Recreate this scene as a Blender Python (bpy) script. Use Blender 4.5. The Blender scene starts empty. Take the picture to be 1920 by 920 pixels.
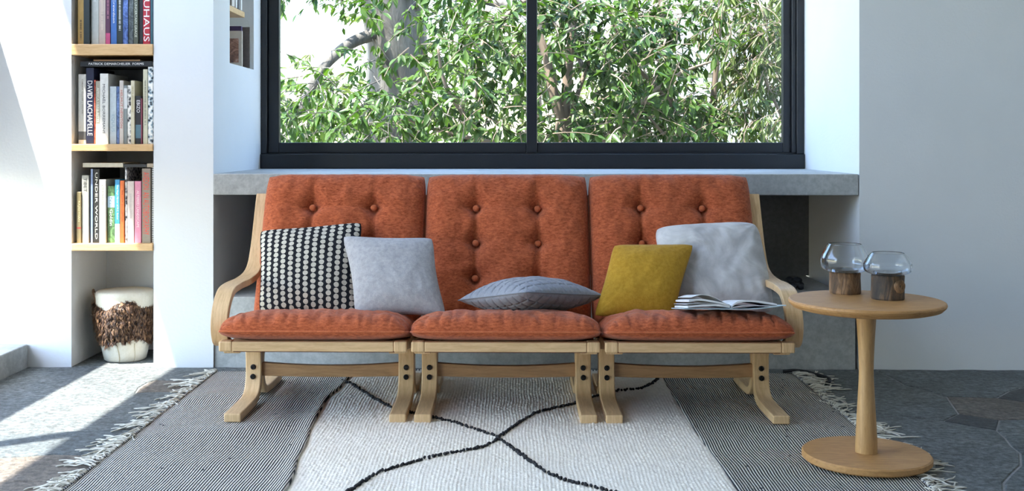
import bpy, bmesh, math, random
from mathutils import Vector, Matrix, noise
R = math.radians
PI = math.pi
sc = bpy.context.scene
COL = sc.collection

# ---------------------------------------------------------------- camera
cam = bpy.data.cameras.new('camera'); cam_o = bpy.data.objects.new('camera', cam); COL.objects.link(cam_o)
cam_o.location = (0, -4.585, 0.93)
cam_o.rotation_euler = (R(90), 0, R(0.9))
cam.sensor_width = 36.0; cam.lens = 36 * 2100 / 1920
cam.shift_x = 30 / 1920; cam.shift_y = -196 / 1920
cam.clip_start = 0.05; cam.clip_end = 300
sc.camera = cam_o

# ---------------------------------------------------------------- sky, sun, exposure
SUN_DIR = Vector((0.31, 0.217, -1.0)).normalized()
w = bpy.data.worlds.new('sky'); sc.world = w; w.use_nodes = True
wn = w.node_tree; wn.nodes.clear()
wo = wn.nodes.new('ShaderNodeOutputWorld'); wb = wn.nodes.new('ShaderNodeBackground'); ws = wn.nodes.new('ShaderNodeTexSky')
ws.sky_type = 'NISHITA'; ws.sun_disc = False; ws.sun_elevation = R(58); ws.sun_rotation = R(235)
ws.air_density = 1.2; ws.dust_density = 0.8; ws.ozone_density = 2.2
wb.inputs['Strength'].default_value = 0.55
wn.links.new(ws.outputs[0], wb.inputs[0]); wn.links.new(wb.outputs[0], wo.inputs[0])
sun = bpy.data.lights.new('sun', 'SUN'); sun.energy = 10.5; sun.angle = R(0.6); sun.color = (1.0, 0.965, 0.91)
sun_o = bpy.data.objects.new('sun', sun); COL.objects.link(sun_o)
sun_o.rotation_euler = SUN_DIR.to_track_quat('-Z', 'Y').to_euler(); sun_o.location = (-6, -4, 14)


def portal(name, loc, rot, sx, sy):
    l = bpy.data.lights.new(name, 'AREA'); l.shape = 'RECTANGLE'; l.size = sx; l.size_y = sy
    l.cycles.is_portal = True
    o = bpy.data.objects.new(name, l); COL.objects.link(o); o.location = loc; o.rotation_euler = rot


# sky-sampling portals lying in the window openings (they emit nothing of their own)
portal('portal_left_upper', (-2.30, -1.37, 2.455), (0, R(-90), 0), 1.17, 2.66)
portal('portal_left_lower', (-2.30, -1.37, 0.445), (0, R(-90), 0), 0.71, 2.66)
portal('portal_left_glazing', (-2.30, -3.1, 1.565), (0, R(-90), 0), 2.95, 0.8)
portal('portal_front', (0.085, 0.97, 1.5), (R(-90), 0, 0), 2.5, 1.4)
sc.view_settings.view_transform = 'Standard'; sc.view_settings.look = 'None'
sc.view_settings.gamma = 1.0; sc.view_settings.use_curve_mapping = False
sc.view_settings.exposure = 1.6
try:
    sc.cycles.use_denoising = True
    sc.cycles.max_bounces = 10; sc.cycles.diffuse_bounces = 5; sc.cycles.glossy_bounces = 4
    sc.cycles.transmission_bounces = 8; sc.cycles.transparent_max_bounces = 16
    sc.cycles.sample_clamp_indirect = 6.0; sc.cycles.caustics_refractive = False; sc.cycles.caustics_reflective = False
except Exception:
    pass


# ---------------------------------------------------------------- material helpers
class NT:
    def __init__(s, name):
        s.m = bpy.data.materials.new(name); s.m.use_nodes = True
        s.t = s.m.node_tree; s.t.nodes.clear()
        s.out = s.t.nodes.new('ShaderNodeOutputMaterial')

    def n(s, typ, ins=None, **kw):
        nd = s.t.nodes.new('ShaderNode' + typ)
        for k, v in kw.items(): setattr(nd, k, v)
        for k, v in (ins or {}).items():
            sock = nd.inputs[k]
            if isinstance(v, bpy.types.NodeSocket): s.t.links.new(v, sock)
            else: sock.default_value = v
        return nd

    def coord(s, kind='Object', scale=(1, 1, 1), rot=(0, 0, 0)):
        c = s.n('TexCoord')
        return s.n('Mapping', {'Vector': c.outputs[kind], 'Scale': scale, 'Rotation': rot}).outputs[0]

    def noise(s, vec, scale, detail=4, rough=.55, dist=0):
        return s.n('TexNoise', {'Vector': vec, 'Scale': scale, 'Detail': detail, 'Roughness': rough, 'Distortion': dist}).outputs['Fac']

    def ramp(s, fac, stops):
        nd = s.n('ValToRGB', {'Fac': fac}); e = nd.color_ramp.elements
        while len(e) < len(stops): e.new(.5)
        for i, (p, c) in enumerate(stops):
            e[i].position = p; e[i].color = c if len(c) == 4 else (*c, 1)
        return nd.outputs[0]

    def mix(s, fac, a, b, mode='MIX'):
        nd = s.n('Mix', data_type='RGBA', blend_type=mode)
        for k, v in ((0, fac), (6, a), (7, b)):
            if isinstance(v, bpy.types.NodeSocket): s.t.links.new(v, nd.inputs[k])
            else: nd.inputs[k].default_value = v if k == 0 or len(v) == 4 else (*v, 1)
        return nd.outputs[2]

    def math(s, op, a, b=0.0, c=0.0):
        nd = s.n('Math', operation=op)
        for i, v in enumerate((a, b, c)):
            if isinstance(v, bpy.types.NodeSocket): s.t.links.new(v, nd.inputs[i])
            else: nd.inputs[i].default_value = v
        return nd.outputs[0]

    def bump(s, h, strength=.3, dist=.01):
        return s.n('Bump', {'Height': h, 'Strength': strength, 'Distance': dist}).outputs[0]

    def bsdf(s, color, rough=.6, normal=None, **kw):
        ins = {'Base Color': color if isinstance(color, bpy.types.NodeSocket) else (*color, 1), 'Roughness': rough}
        if normal is not None: ins['Normal'] = normal
        for k, v in kw.items(): ins[k.replace('_', ' ')] = v
        b = s.n('BsdfPrincipled', ins)
        s.t.links.new(b.outputs[0], s.out.inputs[0])
        return s.m


def m_plain(name, c, rough=.5, **kw):
    t = NT(name); n = t.noise(t.coord(), 14, 3)
    col = t.ramp(n, [(.3, tuple(x * .9 for x in c)), (.7, tuple(min(1, x * 1.08) for x in c))])
    return t.bsdf(col, rough, **kw)


def m_plaster(name, c):
    t = NT(name); v = t.coord()
    n = t.noise(v, 3, 5); f = t.noise(v, 90, 4, .6)
    col = t.ramp(n, [(.3, tuple(x * .96 for x in c)), (.75, c)])
    return t.bsdf(col, .85, t.bump(f, .22, .004), Specular_IOR_Level=.2)


def m_concrete(name, c, rough=.6):
    t = NT(name); v = t.coord()
    n = t.noise(v, 2.5, 8, .65, .6); f = t.noise(v, 45, 5, .7)
    col = t.ramp(n, [(.25, tuple(x * .62 for x in c)), (.5, c), (.8, tuple(x * 1.3 for x in c))])
    col = t.mix(.25, col, t.ramp(f, [(.35, (.2, .2, .2)), (.65, (.8, .8, .8))]), 'OVERLAY')
    return t.bsdf(col, rough, t.bump(f, .12, .004))


def m_wood(name, c1, c2, scale=(1, 1, 1), rough=.42, freq=9):
    t = NT(name); v = t.coord(scale=scale)
    n = t.noise(v, freq, 6, .6, .8); f = t.noise(v, freq * 7, 3, .6)
    mixf = t.math('ADD', t.math('MULTIPLY', n, .75), t.math('MULTIPLY', f, .25))
    col = t.ramp(mixf, [(.32, c2), (.55, c1), (.72, tuple(min(1, x * 1.12) for x in c1))])
    return t.bsdf(col, rough, t.bump(f, .06, .002))


def m_fabric(name, c1, c2, freq=400, rough=.9, sheen=.3, mottle=1.0, bump=.35, streak=(1, 1, 1)):
    t = NT(name); v = t.coord(); vs = t.coord(scale=streak)
    n = t.noise(vs, freq * .16, 5, .7); f = t.noise(v, freq, 2, .5)
    k = t.math('ADD', t.math('MULTIPLY', n, .7 * mottle), t.math('MULTIPLY', f, .3 * mottle))
    col = t.ramp(k, [(.5 * mottle - .16, c2), (.5 * mottle + .16, c1)])
    return t.bsdf(col, rough, t.bump(f, bump, .002), Sheen_Weight=sheen, Sheen_Roughness=.4, Specular_IOR_Level=.15)


# ---------------------------------------------------------------- mesh helpers
class MB:
    def __init__(s): s.v = []; s.f = []; s.uv = None

    def quad_grid(s, pts, nu, nv, close_u=False):
        b = len(s.v); s.v += pts
        for j in range(nv - 1):
            for i in range(nu - (0 if close_u else 1)):
                i2 = (i + 1) % nu
                s.f.append((b + j * nu + i, b + j * nu + i2, b + (j + 1) * nu + i2, b + (j + 1) * nu + i))

    def box(s, x0, x1, y0, y1, z0, z1, mtx=None):
        b = len(s.v)
        p = [(x0, y0, z0), (x1, y0, z0), (x1, y1, z0), (x0, y1, z0), (x0, y0, z1), (x1, y0, z1), (x1, y1, z1), (x0, y1, z1)]
        if mtx: p = [tuple(mtx @ Vector(q)) for q in p]
        s.v += p
        s.f += [tuple(b + k for k in q) for q in ((3, 2, 1, 0), (4, 5, 6, 7), (0, 1, 5, 4), (1, 2, 6, 5), (2, 3, 7, 6), (3, 0, 4, 7))]
        return s

    def lathe(s, prof, n=32, mtx=None, cap=True, jit=None):
        b = len(s.v)
        for j, (r, z) in enumerate(prof):
            for i in range(n):
                a = 2 * PI * i / n; rr = r
                if jit: rr = r * jit(a, z)
                p = Vector((rr * math.cos(a), rr * math.sin(a), z))
                s.v.append(tuple(mtx @ p) if mtx else tuple(p))
        for j in range(len(prof) - 1):
            for i in range(n):
                i2 = (i + 1) % n
                s.f.append((b + j * n + i, b + j * n + i2, b + (j + 1) * n + i2, b + (j + 1) * n + i))
        if cap:
            s.f.append(tuple(b + i for i in range(n - 1, -1, -1)))
            s.f.append(tuple(b + (len(prof) - 1) * n + i for i in range(n)))
        return s

    def tube(s, pts, rad, n=8, cap=True):
        pts = [Vector(p) for p in pts]
        rads = rad if isinstance(rad, (list, tuple)) else [rad] * len(pts)
        b = len(s.v); up = None
        for k, p in enumerate(pts):
            d = (pts[min(k + 1, len(pts) - 1)] - pts[max(k - 1, 0)]).normalized()
            if up is None:
                up = d.orthogonal().normalized()
            up = (up - d * up.dot(d)).normalized(); side = d.cross(up)
            for i in range(n):
                a = 2 * PI * i / n
                s.v.append(tuple(p + (up * math.cos(a) + side * math.sin(a)) * rads[k]))
        for k in range(len(pts) - 1):
            for i in range(n):
                i2 = (i + 1) % n
                s.f.append((b + k * n + i, b + k * n + i2, b + (k + 1) * n + i2, b + (k + 1) * n + i))
        if cap:
            s.f.append(tuple(b + i for i in range(n - 1, -1, -1)))
            s.f.append(tuple(b + (len(pts) - 1) * n + i for i in range(n)))
        return s

    def strip(s, path, x0, x1, th):
        """laminated strip: path of (y,z) swept, spanning x0..x1, thickness th"""
        P = [Vector((y, z)) for y, z in path]; b = len(s.v); n = len(P)
        for k in range(n):
            d = (P[min(k + 1, n - 1)] - P[max(k - 1, 0)]).normalized(); nn = Vector((-d.y, d.x)) * th / 2
            a, c = P[k] + nn, P[k] - nn
            s.v += [(x0, a.x, a.y), (x1, a.x, a.y), (x1, c.x, c.y), (x0, c.x, c.y)]
        for k in range(n - 1):
            o = b + 4 * k
            for i in range(4):
                j = (i + 1) % 4
                s.f.append((o + i, o + j, o + 4 + j, o + 4 + i))
        s.f.append((b + 3, b + 2, b + 1, b)); o = b + 4 * (n - 1); s.f.append((o, o + 1, o + 2, o + 3))
        return s

    def build(s, name, mat, parent=None, loc=(0, 0, 0), rot=(0, 0, 0), smooth=False, bevel=0, seg=2, sub=0, kind=None):
        me = bpy.data.meshes.new(name); me.from_pydata([tuple(v) for v in s.v], [], s.f); me.update()
        bm = bmesh.new(); bm.from_mesh(me); bmesh.ops.recalc_face_normals(bm, faces=bm.faces); bm.to_mesh(me); bm.free()
        if s.uv:
            ul = me.uv_layers.new(name='UVMap')
            for l in me.loops: ul.data[l.index].uv = s.uv[l.vertex_index]
        o = link(name, me, mat, parent, loc, rot)
        if smooth: me.shade_smooth() if hasattr(me, 'shade_smooth') else [setattr(p, 'use_smooth', True) for p in me.polygons]
        if bevel:
            md = o.modifiers.new('bevel', 'BEVEL'); md.width = bevel; md.segments = seg; md.limit_method = 'ANGLE'; md.angle_limit = R(50)
        if sub:
            md = o.modifiers.new('sub', 'SUBSURF'); md.levels = sub; md.render_levels = sub
        if kind: o['kind'] = kind
        return o


def link(name, me, mat, parent=None, loc=(0, 0, 0), rot=(0, 0, 0)):
    o = bpy.data.objects.new(name, me); COL.objects.link(o)
    if mat is not None and me is not None and not me.materials: me.materials.append(mat)
    o.location = loc; o.rotation_euler = rot
    if parent: o.parent = parent
    return o


def empty(name, loc=(0, 0, 0), rot=(0, 0, 0)):
    o = bpy.data.objects.new(name, None); COL.objects.link(o); o.location = loc; o.rotation_euler = rot
    o.empty_display_size = .05
    return o


def tag(o, label=None, cat=None, group=None, kind=None):
    if label: o['label'] = label
    if cat: o['category'] = cat
    if group: o['group'] = group
    if kind: o['kind'] = kind
    return o


def smooth_path(pts, n=8):
    """Catmull-Rom through the points"""
    P = [Vector(p) for p in pts]; out = []
    for i in range(len(P) - 1):
        p0 = P[max(i - 1, 0)]; p1 = P[i]; p2 = P[i + 1]; p3 = P[min(i + 2, len(P) - 1)]
        for k in range(n):
            t = k / n
            out.append(.5 * ((2 * p1) + (p2 - p0) * t + (2 * p0 - 5 * p1 + 4 * p2 - p3) * t * t + (3 * p1 - p0 - 3 * p2 + p3) * t ** 3))
    out.append(P[-1])
    return out


def nz(x, y=0, z=0): return noise.noise(Vector((x, y, z)))


# ---------------------------------------------------------------- materials
PLASTER = m_plaster('white_plaster', (.80, .81, .82))
CONCRETE = m_concrete('concrete', (.40, .41, .405))
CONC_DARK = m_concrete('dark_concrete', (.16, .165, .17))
BLACK_PAINT = m_plain('black_painted_wood', (.012, .013, .018), .38)
OAK = m_wood('pale_oak', (.66, .45, .245), (.50, .31, .15), (1, 9, 9))
OAK_BENT = m_wood('pale_oak_bent', (.66, .45, .245), (.50, .31, .15), (14, 1.4, 1.4))
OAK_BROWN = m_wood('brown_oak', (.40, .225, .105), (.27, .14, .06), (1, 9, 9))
OAK_TABLE = m_wood('honey_oak', (.50, .265, .095), (.36, .175, .058), (2, 12, 12), .55)
OAK_COL = m_wood('honey_oak_turned', (.52, .31, .13), (.40, .22, .085), (12, 12, 1.2))
SHELF_WOOD = m_wood('shelf_pine', (.72, .47, .23), (.60, .35, .15), (1, 8, 8))
RUST = m_fabric('rust_chenille', (.60, .158, .064), (.21, .038, .013), 620, .9, .2, 1.0, .8, (.6, 1, 1.6))
RUST_DARK = m_plain('rust_canvas', (.16, .035, .018), .9)
RUST_BTN = m_fabric('rust_button', (.56, .16, .065), (.40, .09, .034), 500, .85, .3)
BOLT = m_plain('black_bolt', (.02, .02, .022), .35, Metallic=.6)


def m_glass_thin():
    t = NT('window_glass')
    ior = t.math('SUBTRACT', 1.5, t.math('MULTIPLY', t.n('NewGeometry').outputs['Backfacing'], 1.5 - 1 / 1.5))
    fr = t.n('Fresnel', {'IOR': ior}); tr = t.n('BsdfTransparent', {'Color': (.975, .985, .98, 1)}); gl = t.n('BsdfGlossy', {'Roughness': .0})
    mx = t.n('MixShader', {'Fac': t.math('MULTIPLY', fr.outputs[0], 0.6), 1: tr.outputs[0], 2: gl.outputs[0]})
    t.t.links.new(mx.outputs[0], t.out.inputs[0]); return t.m


PANE = m_glass_thin()

# ---------------------------------------------------------------- the room
wb_ = MB()
XL, XN0, XN1, XP, XW = -2.28, -1.821, -1.481, -1.234, 1.408     # left wall, niche edges, pier edge, right wall edge
wb_.box(-2.75, XN0, 0, .55, -.1, 3.15)
wb_.box(XN0, XN1, .40, .55, -.1, 3.15)
wb_.box(XN1, XP, 0, .265, -.1, 3.15)            # pier, with a small side niche further back
wb_.box(XN1, XP, .265, .715, -.1, 1.268); wb_.box(XN1, XP, .265, .715, 1.86, 3.15)
wb_.box(XN1, XN1 + .045, .265, .715, 1.268, 1.86)
wb_.box(XN1, XP, .715, 1.0, -.1, 3.15)
wb_.box(XP, XW, 0, 1.0, 2.25, 3.15)
wb_.box(XW, 3.3, 0, 1.0, -.1, 3.15)
tag(wb_.build('wall_back', PLASTER), kind='structure')
wr = MB(); wr.box(3.2, 3.3, -6.6, 0, -.1, 3.15); tag(wr.build('wall_right', PLASTER), kind='structure')
wl = MB()
for y in (-1.68,): wl.box(XL - .05, XL, y - .03, y + .03, .09, 3.04)
wl.box(XL - .06, XL, -2.7, 0, .80, 1.87); wl.box(XL - .06, XL, -6.6, 0, 3.04, 3.15); wl.box(XL - .06, XL, -6.6, 0, -.1, .09)
wl.box(XL - .06, XL, -6.6, -3.5, -.1, 3.15)
tag(wl.build('wall_left', PLASTER), kind='structure')
wf = MB(); wf.box(XL - .06, 3.3, -6.6, -6.5, -.1, 3.15)
tag(wf.build('wall_rear', PLASTER), kind='structure')
cl = MB(); cl.box(XL - .06, 3.3, -6.6, 1.0, 3.15, 3.35); tag(cl.build('ceiling', PLASTER), kind='structure')
lg = MB(); lg.box(XP, XW - .003, -.002, .95, .708, .795); tag(lg.build('trim_1', CONCRETE, bevel=.004), kind='structure')
bn = MB(); bn.box(XP, XW - .012, .01, .79, -.02, .288); tag(bn.build('trim_2', CONCRETE, bevel=.004), kind='structure')
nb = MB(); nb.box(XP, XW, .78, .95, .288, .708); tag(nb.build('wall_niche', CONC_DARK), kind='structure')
cu = MB(); cu.box(XL, -2.0, -6.5, -.002, -.02, .094); tag(cu.build('trim_3', CONCRETE, bevel=.005), kind='structure')

# floor: mortar bed with flagstones
fl = MB(); fl.box(-2.7, 3.3, -6.6, .45, -.12, -.0032)
MORTAR = m_concrete('mortar', (.26, .26, .26), .9)
floor = tag(fl.build('floor', MORTAR), kind='structure')


def m_stone(name, c, c2):
    t = NT(name); v = t.coord()
    n = t.noise(v, 3.5, 8, .7, .7); f = t.noise(v, 48, 6, .8); g = t.noise(t.coord(scale=(1, 2.2, 1), rot=(0, 0, .5)), 16, 6, .75, 1.0)
    oi = t.n('ObjectInfo').outputs['Random']
    col = t.ramp(n, [(.28, tuple(x * .7 for x in c)), (.5, c), (.75, c2)])
    col = t.mix(.75, col, t.ramp(f, [(.38, (.10, .10, .10)), (.66, (.88, .88, .86))]), 'OVERLAY')
    col = t.mix(.6, col, t.ramp(g, [(.36, (.22, .21, .20)), (.62, (.72, .74, .76))]), 'OVERLAY')
    col = t.mix(1.0, col, t.ramp(oi, [(0, (.78, .80, .82)), (1, (1.15, 1.1, 1.05))]), 'MULTIPLY')
    h = t.math('ADD', t.math('MULTIPLY', g, .6), t.math('MULTIPLY', f, .4))
    return t.bsdf(col, .66, t.bump(h, .8, .010))


ST_GREY = m_stone('slate_grey', (.125, .14, .145), (.19, .20, .195))
ST_BROWN = m_stone('slate_brown', (.145, .12, .10), (.20, .18, .16))
ST_DARK = m_stone('slate_dark', (.045, .05, .055), (.085, .085, .09))


def stone(poly, mat, z=0.0, joint=.0035):
    pts = [Vector(p) for p in poly]
    area = sum(a.x * b.y - b.x * a.y for a, b in zip(pts, pts[1:] + pts[:1])) / 2
    if area < 0: pts.reverse()
    fine = []
    for a, b in zip(pts, pts[1:] + pts[:1]):
        k = max(1, int((b - a).length / .09))
        for i in range(k):
            p = a.lerp(b, i / k)
            fine.append(p + Vector((nz(p.x * 9, p.y * 9, 1), nz(p.x * 9, p.y * 9, 7))) * .022)

    def inset(P, d):
        out = []
        for i, p in enumerate(P):
            e1 = (p - P[i - 1]); e2 = (P[(i + 1) % len(P)] - p)
            if e1.length < 1e-6 or e2.length < 1e-6: out.append(p); continue
            n1 = Vector((-e1.y, e1.x)).normalized(); n2 = Vector((-e2.y, e2.x)).normalized(); nn = n1 + n2
            nn = nn.normalized() if nn.length > .3 else n1
            out.append(p + nn * d)
        return out
    r0 = inset(fine, joint); r1 = inset(fine, joint + .003)
    c = sum(r0, Vector((0, 0))) / len(r0); n = len(r0); m = MB()
    for ring, zz in ((r0, -.03), (r0, -.0025), (r1, 0)):
        m.v += [(p.x - c.x, p.y - c.y, zz) for p in ring]
    for k in range(2):
        for i in range(n):
            j = (i + 1) % n
            m.f.append((k * n + i, k * n + j, (k + 1) * n + j, (k + 1) * n + i))
    m.f.append(tuple(2 * n + i for i in range(n)))
    return m.build('flagstone', mat, floor, (c.x, c.y, z))


HAND = [
    ([(1.471, 0), (1.496, -.297), (1.58, -.474), (1.756, -.505), (1.838, -.391), (1.945, -.308), (2.117, -.221), (2.3, 0)], ST_GREY),
    ([(.9, 0), (1.471, 0), (1.496, -.297), (1.58, -.474), (1.526, -.731), (1.418, -.835), (1.239, -.721), (.8, -.75)], ST_GREY),
    ([(1.58, -.474), (1.756, -.505), (1.829, -.562), (1.945, -.576), (2.1, -.70), (1.844, -.785), (1.627, -.832), (1.526, -.731)], ST_BROWN),
    ([(1.756, -.505), (1.838, -.391), (1.945, -.308), (2.117, -.221), (2.25, -.45), (1.945, -.576), (1.829, -.562)], ST_DARK),
    ([(1.418, -.835), (1.526, -.731), (1.627, -.832), (1.549, -.957)], ST_DARK),
    ([(.8, -.75), (1.239, -.721), (1.418, -.835), (1.549, -.957), (1.515, -1.228), (1.458, -1.339), (1.29, -1.61), (1.108, -1.914), (.8, -1.92)], ST_GREY),
    ([(1.549, -.957), (1.627, -.832), (1.844, -.785), (2.1, -.70), (2.1, -1.165), (1.836, -1.165), (1.515, -1.228)], ST_GREY),
    ([(1.515, -1.228), (1.836, -1.165), (2.1, -1.165), (2.0, -1.909), (1.108, -1.914), (1.29, -1.61), (1.458, -1.339)], ST_GREY),
    ([(-2.0, 0), (-1.0, 0), (-1.0, -.27), (-1.40, -.25), (-1.415, -.285), (-1.405, -.465), (-1.36, -.45), (-1.0, -.47), (-1.0, -1.04), (-1.40, -1.00), (-2.0, -1.18)], ST_GREY),
    ([(-1.415, -.285), (-1.40, -.25), (-1.0, -.27), (-1.0, -.47), (-1.36, -.45), (-1.405, -.465)], ST_BROWN),
    ([(-2.0, -1.18), (-1.40, -1.00), (-1.0, -1.04), (-1.0, -1.30), (-1.35, -1.28), (-2.0, -1.42)], ST_GREY),
    ([(-2.0, -1.42), (-1.35, -1.28), (-1.0, -1.30), (-1.0, -1.58), (-1.5, -1.53), (-2.0, -1.66)], ST_BROWN),
    ([(-2.0, -1.66), (-1.5, -1.53), (-1.0, -1.58), (-1.0, -2.0), (-2.0, -2.0)], ST_BROWN),
    ([(XN0 - .01, 0), (XN1 + .01, 0), (XN1 + .01, .40), (XN0 - .01, .40)], ST_GREY),
]
for poly, mt in HAND: stone(poly, mt)
rnd = random.Random(11)


def clip(poly, p, n):
    out = []
    for a, b in zip(poly, poly[1:] + poly[:1]):
        da, db = (a - p).dot(n), (b - p).dot(n)
        if da <= 0: out.append(a)
        if (da < 0 < db) or (db < 0 < da): out.append(a.lerp(b, da / (da - db)))
    return out


seeds = []
while len(seeds) < 120:
    q = Vector((rnd.uniform(-2.0, 3.2), rnd.uniform(-6.5, 0)))
    if all((q - s_).length > .26 for s_ in seeds): seeds.append(q)
for q in seeds:
    if (q.y > -1.95 and (q.x > .85 or q.x < -1.05)): 
        if not (q.x > 2.25): continue
    poly = [Vector((-2.0, -6.5)), Vector((3.2, -6.5)), Vector((3.2, 0)), Vector((-2.0, 0))]
    for s_ in seeds:
        if s_ is q or (s_ - q).length > 1.6: continue
        poly = clip(poly, (q + s_) / 2, (s_ - q).normalized())
    # the hand-laid strips at either side keep their own stones
    if q.y > -2.6 and q.x < 2.2:
        if q.y < -1.95: poly = clip(poly, Vector((0, -1.93)), Vector((0, 1))) if (q.x > .7 or q.x < -.9) else poly
        if q.y > -1.95: poly = clip(clip(poly, Vector((.82, 0)), Vector((1, 0))), Vector((-1.02, 0)), Vector((-1, 0)))
    elif q.x > 2.2: poly = clip(poly, Vector((2.16, 0)), Vector((-1, 0)))
    if len(poly) > 2: stone([tuple(p) for p in poly], rnd.choice([ST_GREY, ST_GREY, ST_GREY, ST_BROWN]))

# window over the ledge
win = tag(empty('window_1', (0, .88, .795)), kind='structure')


def wpart(name, x0, x1, y0, y1, z0, z1, mat=BLACK_PAINT, bev=.003):
    m = MB(); m.box(x0, x1, y0 - .88, y1 - .88, z0 - .795, z1 - .795); return m.build(name, mat, win, bevel=bev)


wpart('sill_rail', XP + .001, XW - .001, .845, .98, .795, .866)
wpart('jamb', XP + .001, -1.205, .86, .98, .866, 2.25); wpart('jamb', 1.372, XW - .001, .86, .98, .866, 2.25)
wpart('head', -1.205, 1.372, .86, .98, 2.18, 2.25)
wpart('track_rail', -1.205, 1.372, .875, .98, .866, .872)
wpart('sash_stile', -1.205, -1.150, .89, .93, .872, 2.18); wpart('sash_stile', .063, .115, .885, .93, .872, 2.18)
wpart('sash_stile', 1.314, 1.352, .90, .94, .872, 2.18); wpart('side_stop', 1.352, 1.372, .875, .97, .872, 2.18)
wpart('sash_rail', -1.150, .063, .89, .93, .872, .922); wpart('sash_rail', .115, 1.314, .90, .94, .872, .922)
wpart('sash_rail', -1.150, .063, .89, .93, 2.12, 2.18); wpart('sash_rail', .115, 1.314, .90, .94, 2.12, 2.18)
wpart('pane', -1.150, .063, .908, .912, .922, 2.12, PANE, 0); wpart('pane', .115, 1.314, .918, .922, .922, 2.12, PANE, 0)

# glazing along the left wall; unseen full-height bay added for more sky light
win2 = tag(empty('window_2', (XL - .03, -1.7, .09)), kind='structure')
for y0, y1, z0, z1 in ((-1.65, -.002, 1.87, 3.04), (-2.7, -1.71, 1.87, 3.04), (-1.65, -.002, .09, .80), (-2.7, -1.71, .09, .80), (-3.5, -2.7, .09, 3.04)):
    m = MB(); m.box(-.002, .002, y0 + 1.7, y1 + 1.7, z0 - .09, z1 - .09); m.build('pane', PANE, win2)

# shelves in the niche
SH = [('lower', .508, .030), ('middle', .917, .029), ('upper', 1.328, .045)]
for n_, z, th in SH:
    m = MB(); m.box(XN0 + .001, XN1 - .001, -.006, .395, -th, 0)
    tag(m.build('shelf_board', SHELF_WOOD, loc=(0, 0, z), bevel=.003), '%s pine shelf board in the white wall niche' % n_, 'shelf', 'niche shelves')
m = MB(); m.box(XN1 + .05, XP - .02, .27, .62, -.026, 0)
tag(m.build('shelf_board', SHELF_WOOD, loc=(0, 0, 1.53), bevel=.002), 'short wooden shelf board in the reveal beside the window', 'shelf')

# ---------------------------------------------------------------- books
PAPER = m_plain('book_paper', (.72, .66, .53), .9)
_cm = {}


def cover_mat(c, style='plain'):
    k = (c, style)
    if k in _cm: return _cm[k]
    t = NT('book_cover'); v = t.coord()
    if style == 'plain':
        n = t.noise(v, 60, 3); col = t.ramp(n, [(.3, tuple(x * .85 for x in c)), (.7, c)])
    elif style == 'photo':
        n = t.noise(v, 22, 5, .7, 1.5)
        col = t.ramp(n, [(.3, (.02, .02, .03)), (.45, c), (.6, tuple(min(1, x * 2 + .05) for x in c)), (.72, (.75, .72, .66))])
    elif style == 'pattern':
        n = t.n('TexVoronoi', {'Vector': v, 'Scale': 75.0}).outputs['Distance']
        col = t.ramp(n, [(.25, (.02, .02, .025)), (.4, c), (.7, (.85, .83, .78))])
    elif style == 'stripes':
        wv = t.n('TexWave', {'Vector': v, 'Scale': 42.0}, bands_direction='Z').outputs['Fac']
        col = t.ramp(wv, [(.42, (.02, .02, .02)), (.55, (.8, .8, .78))])
    _cm[k] = t.bsdf(col, .45); return _cm[k]


def text_part(body, size, mat, parent, loc, vertical=True, width=None, face='-Y', along=None):
    cu_ = bpy.data.curves.new('lettering', 'FONT'); cu_.body = body; cu_.size = size; cu_.extrude = .0003
    cu_.align_x = 'CENTER'; cu_.align_y = 'CENTER'; cu_.resolution_u = 2
    to = bpy.data.objects.new('lettering_tmp', cu_); COL.objects.link(to)
    dg = bpy.context.evaluated_depsgraph_get(); me = bpy.data.meshes.new_from_object(to.evaluated_get(dg))
    bpy.data.objects.remove(to); bpy.data.curves.remove(cu_)
    xs = [v.co.x for v in me.vertices]; ys = [v.co.y for v in me.vertices]
    if along and xs:
        fx = along / (max(xs) - min(xs)); fy = (width or size) / (max(ys) - min(ys)); cy = (max(ys) + min(ys)) / 2; cx = (max(xs) + min(xs)) / 2
        for v in me.vertices: v.co.x = (v.co.x - cx) * fx; v.co.y = (v.co.y - cy) * fy
    if vertical: rot = Matrix(((0, 1, 0), (0, 0, -1), (-1, 0, 0)))          # reads downwards on a spine that faces -Y
    else: rot = Matrix(((1, 0, 0), (0, 0, -1), (0, 1, 0)))
    me.transform(rot.to_4x4())
    return link('lettering', me, mat, parent, loc)


def ink(c):
    k = ('ink', c)
    if k not in _cm: _cm[k] = m_plain('lettering_ink', c, .6)
    return _cm[k]


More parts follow.
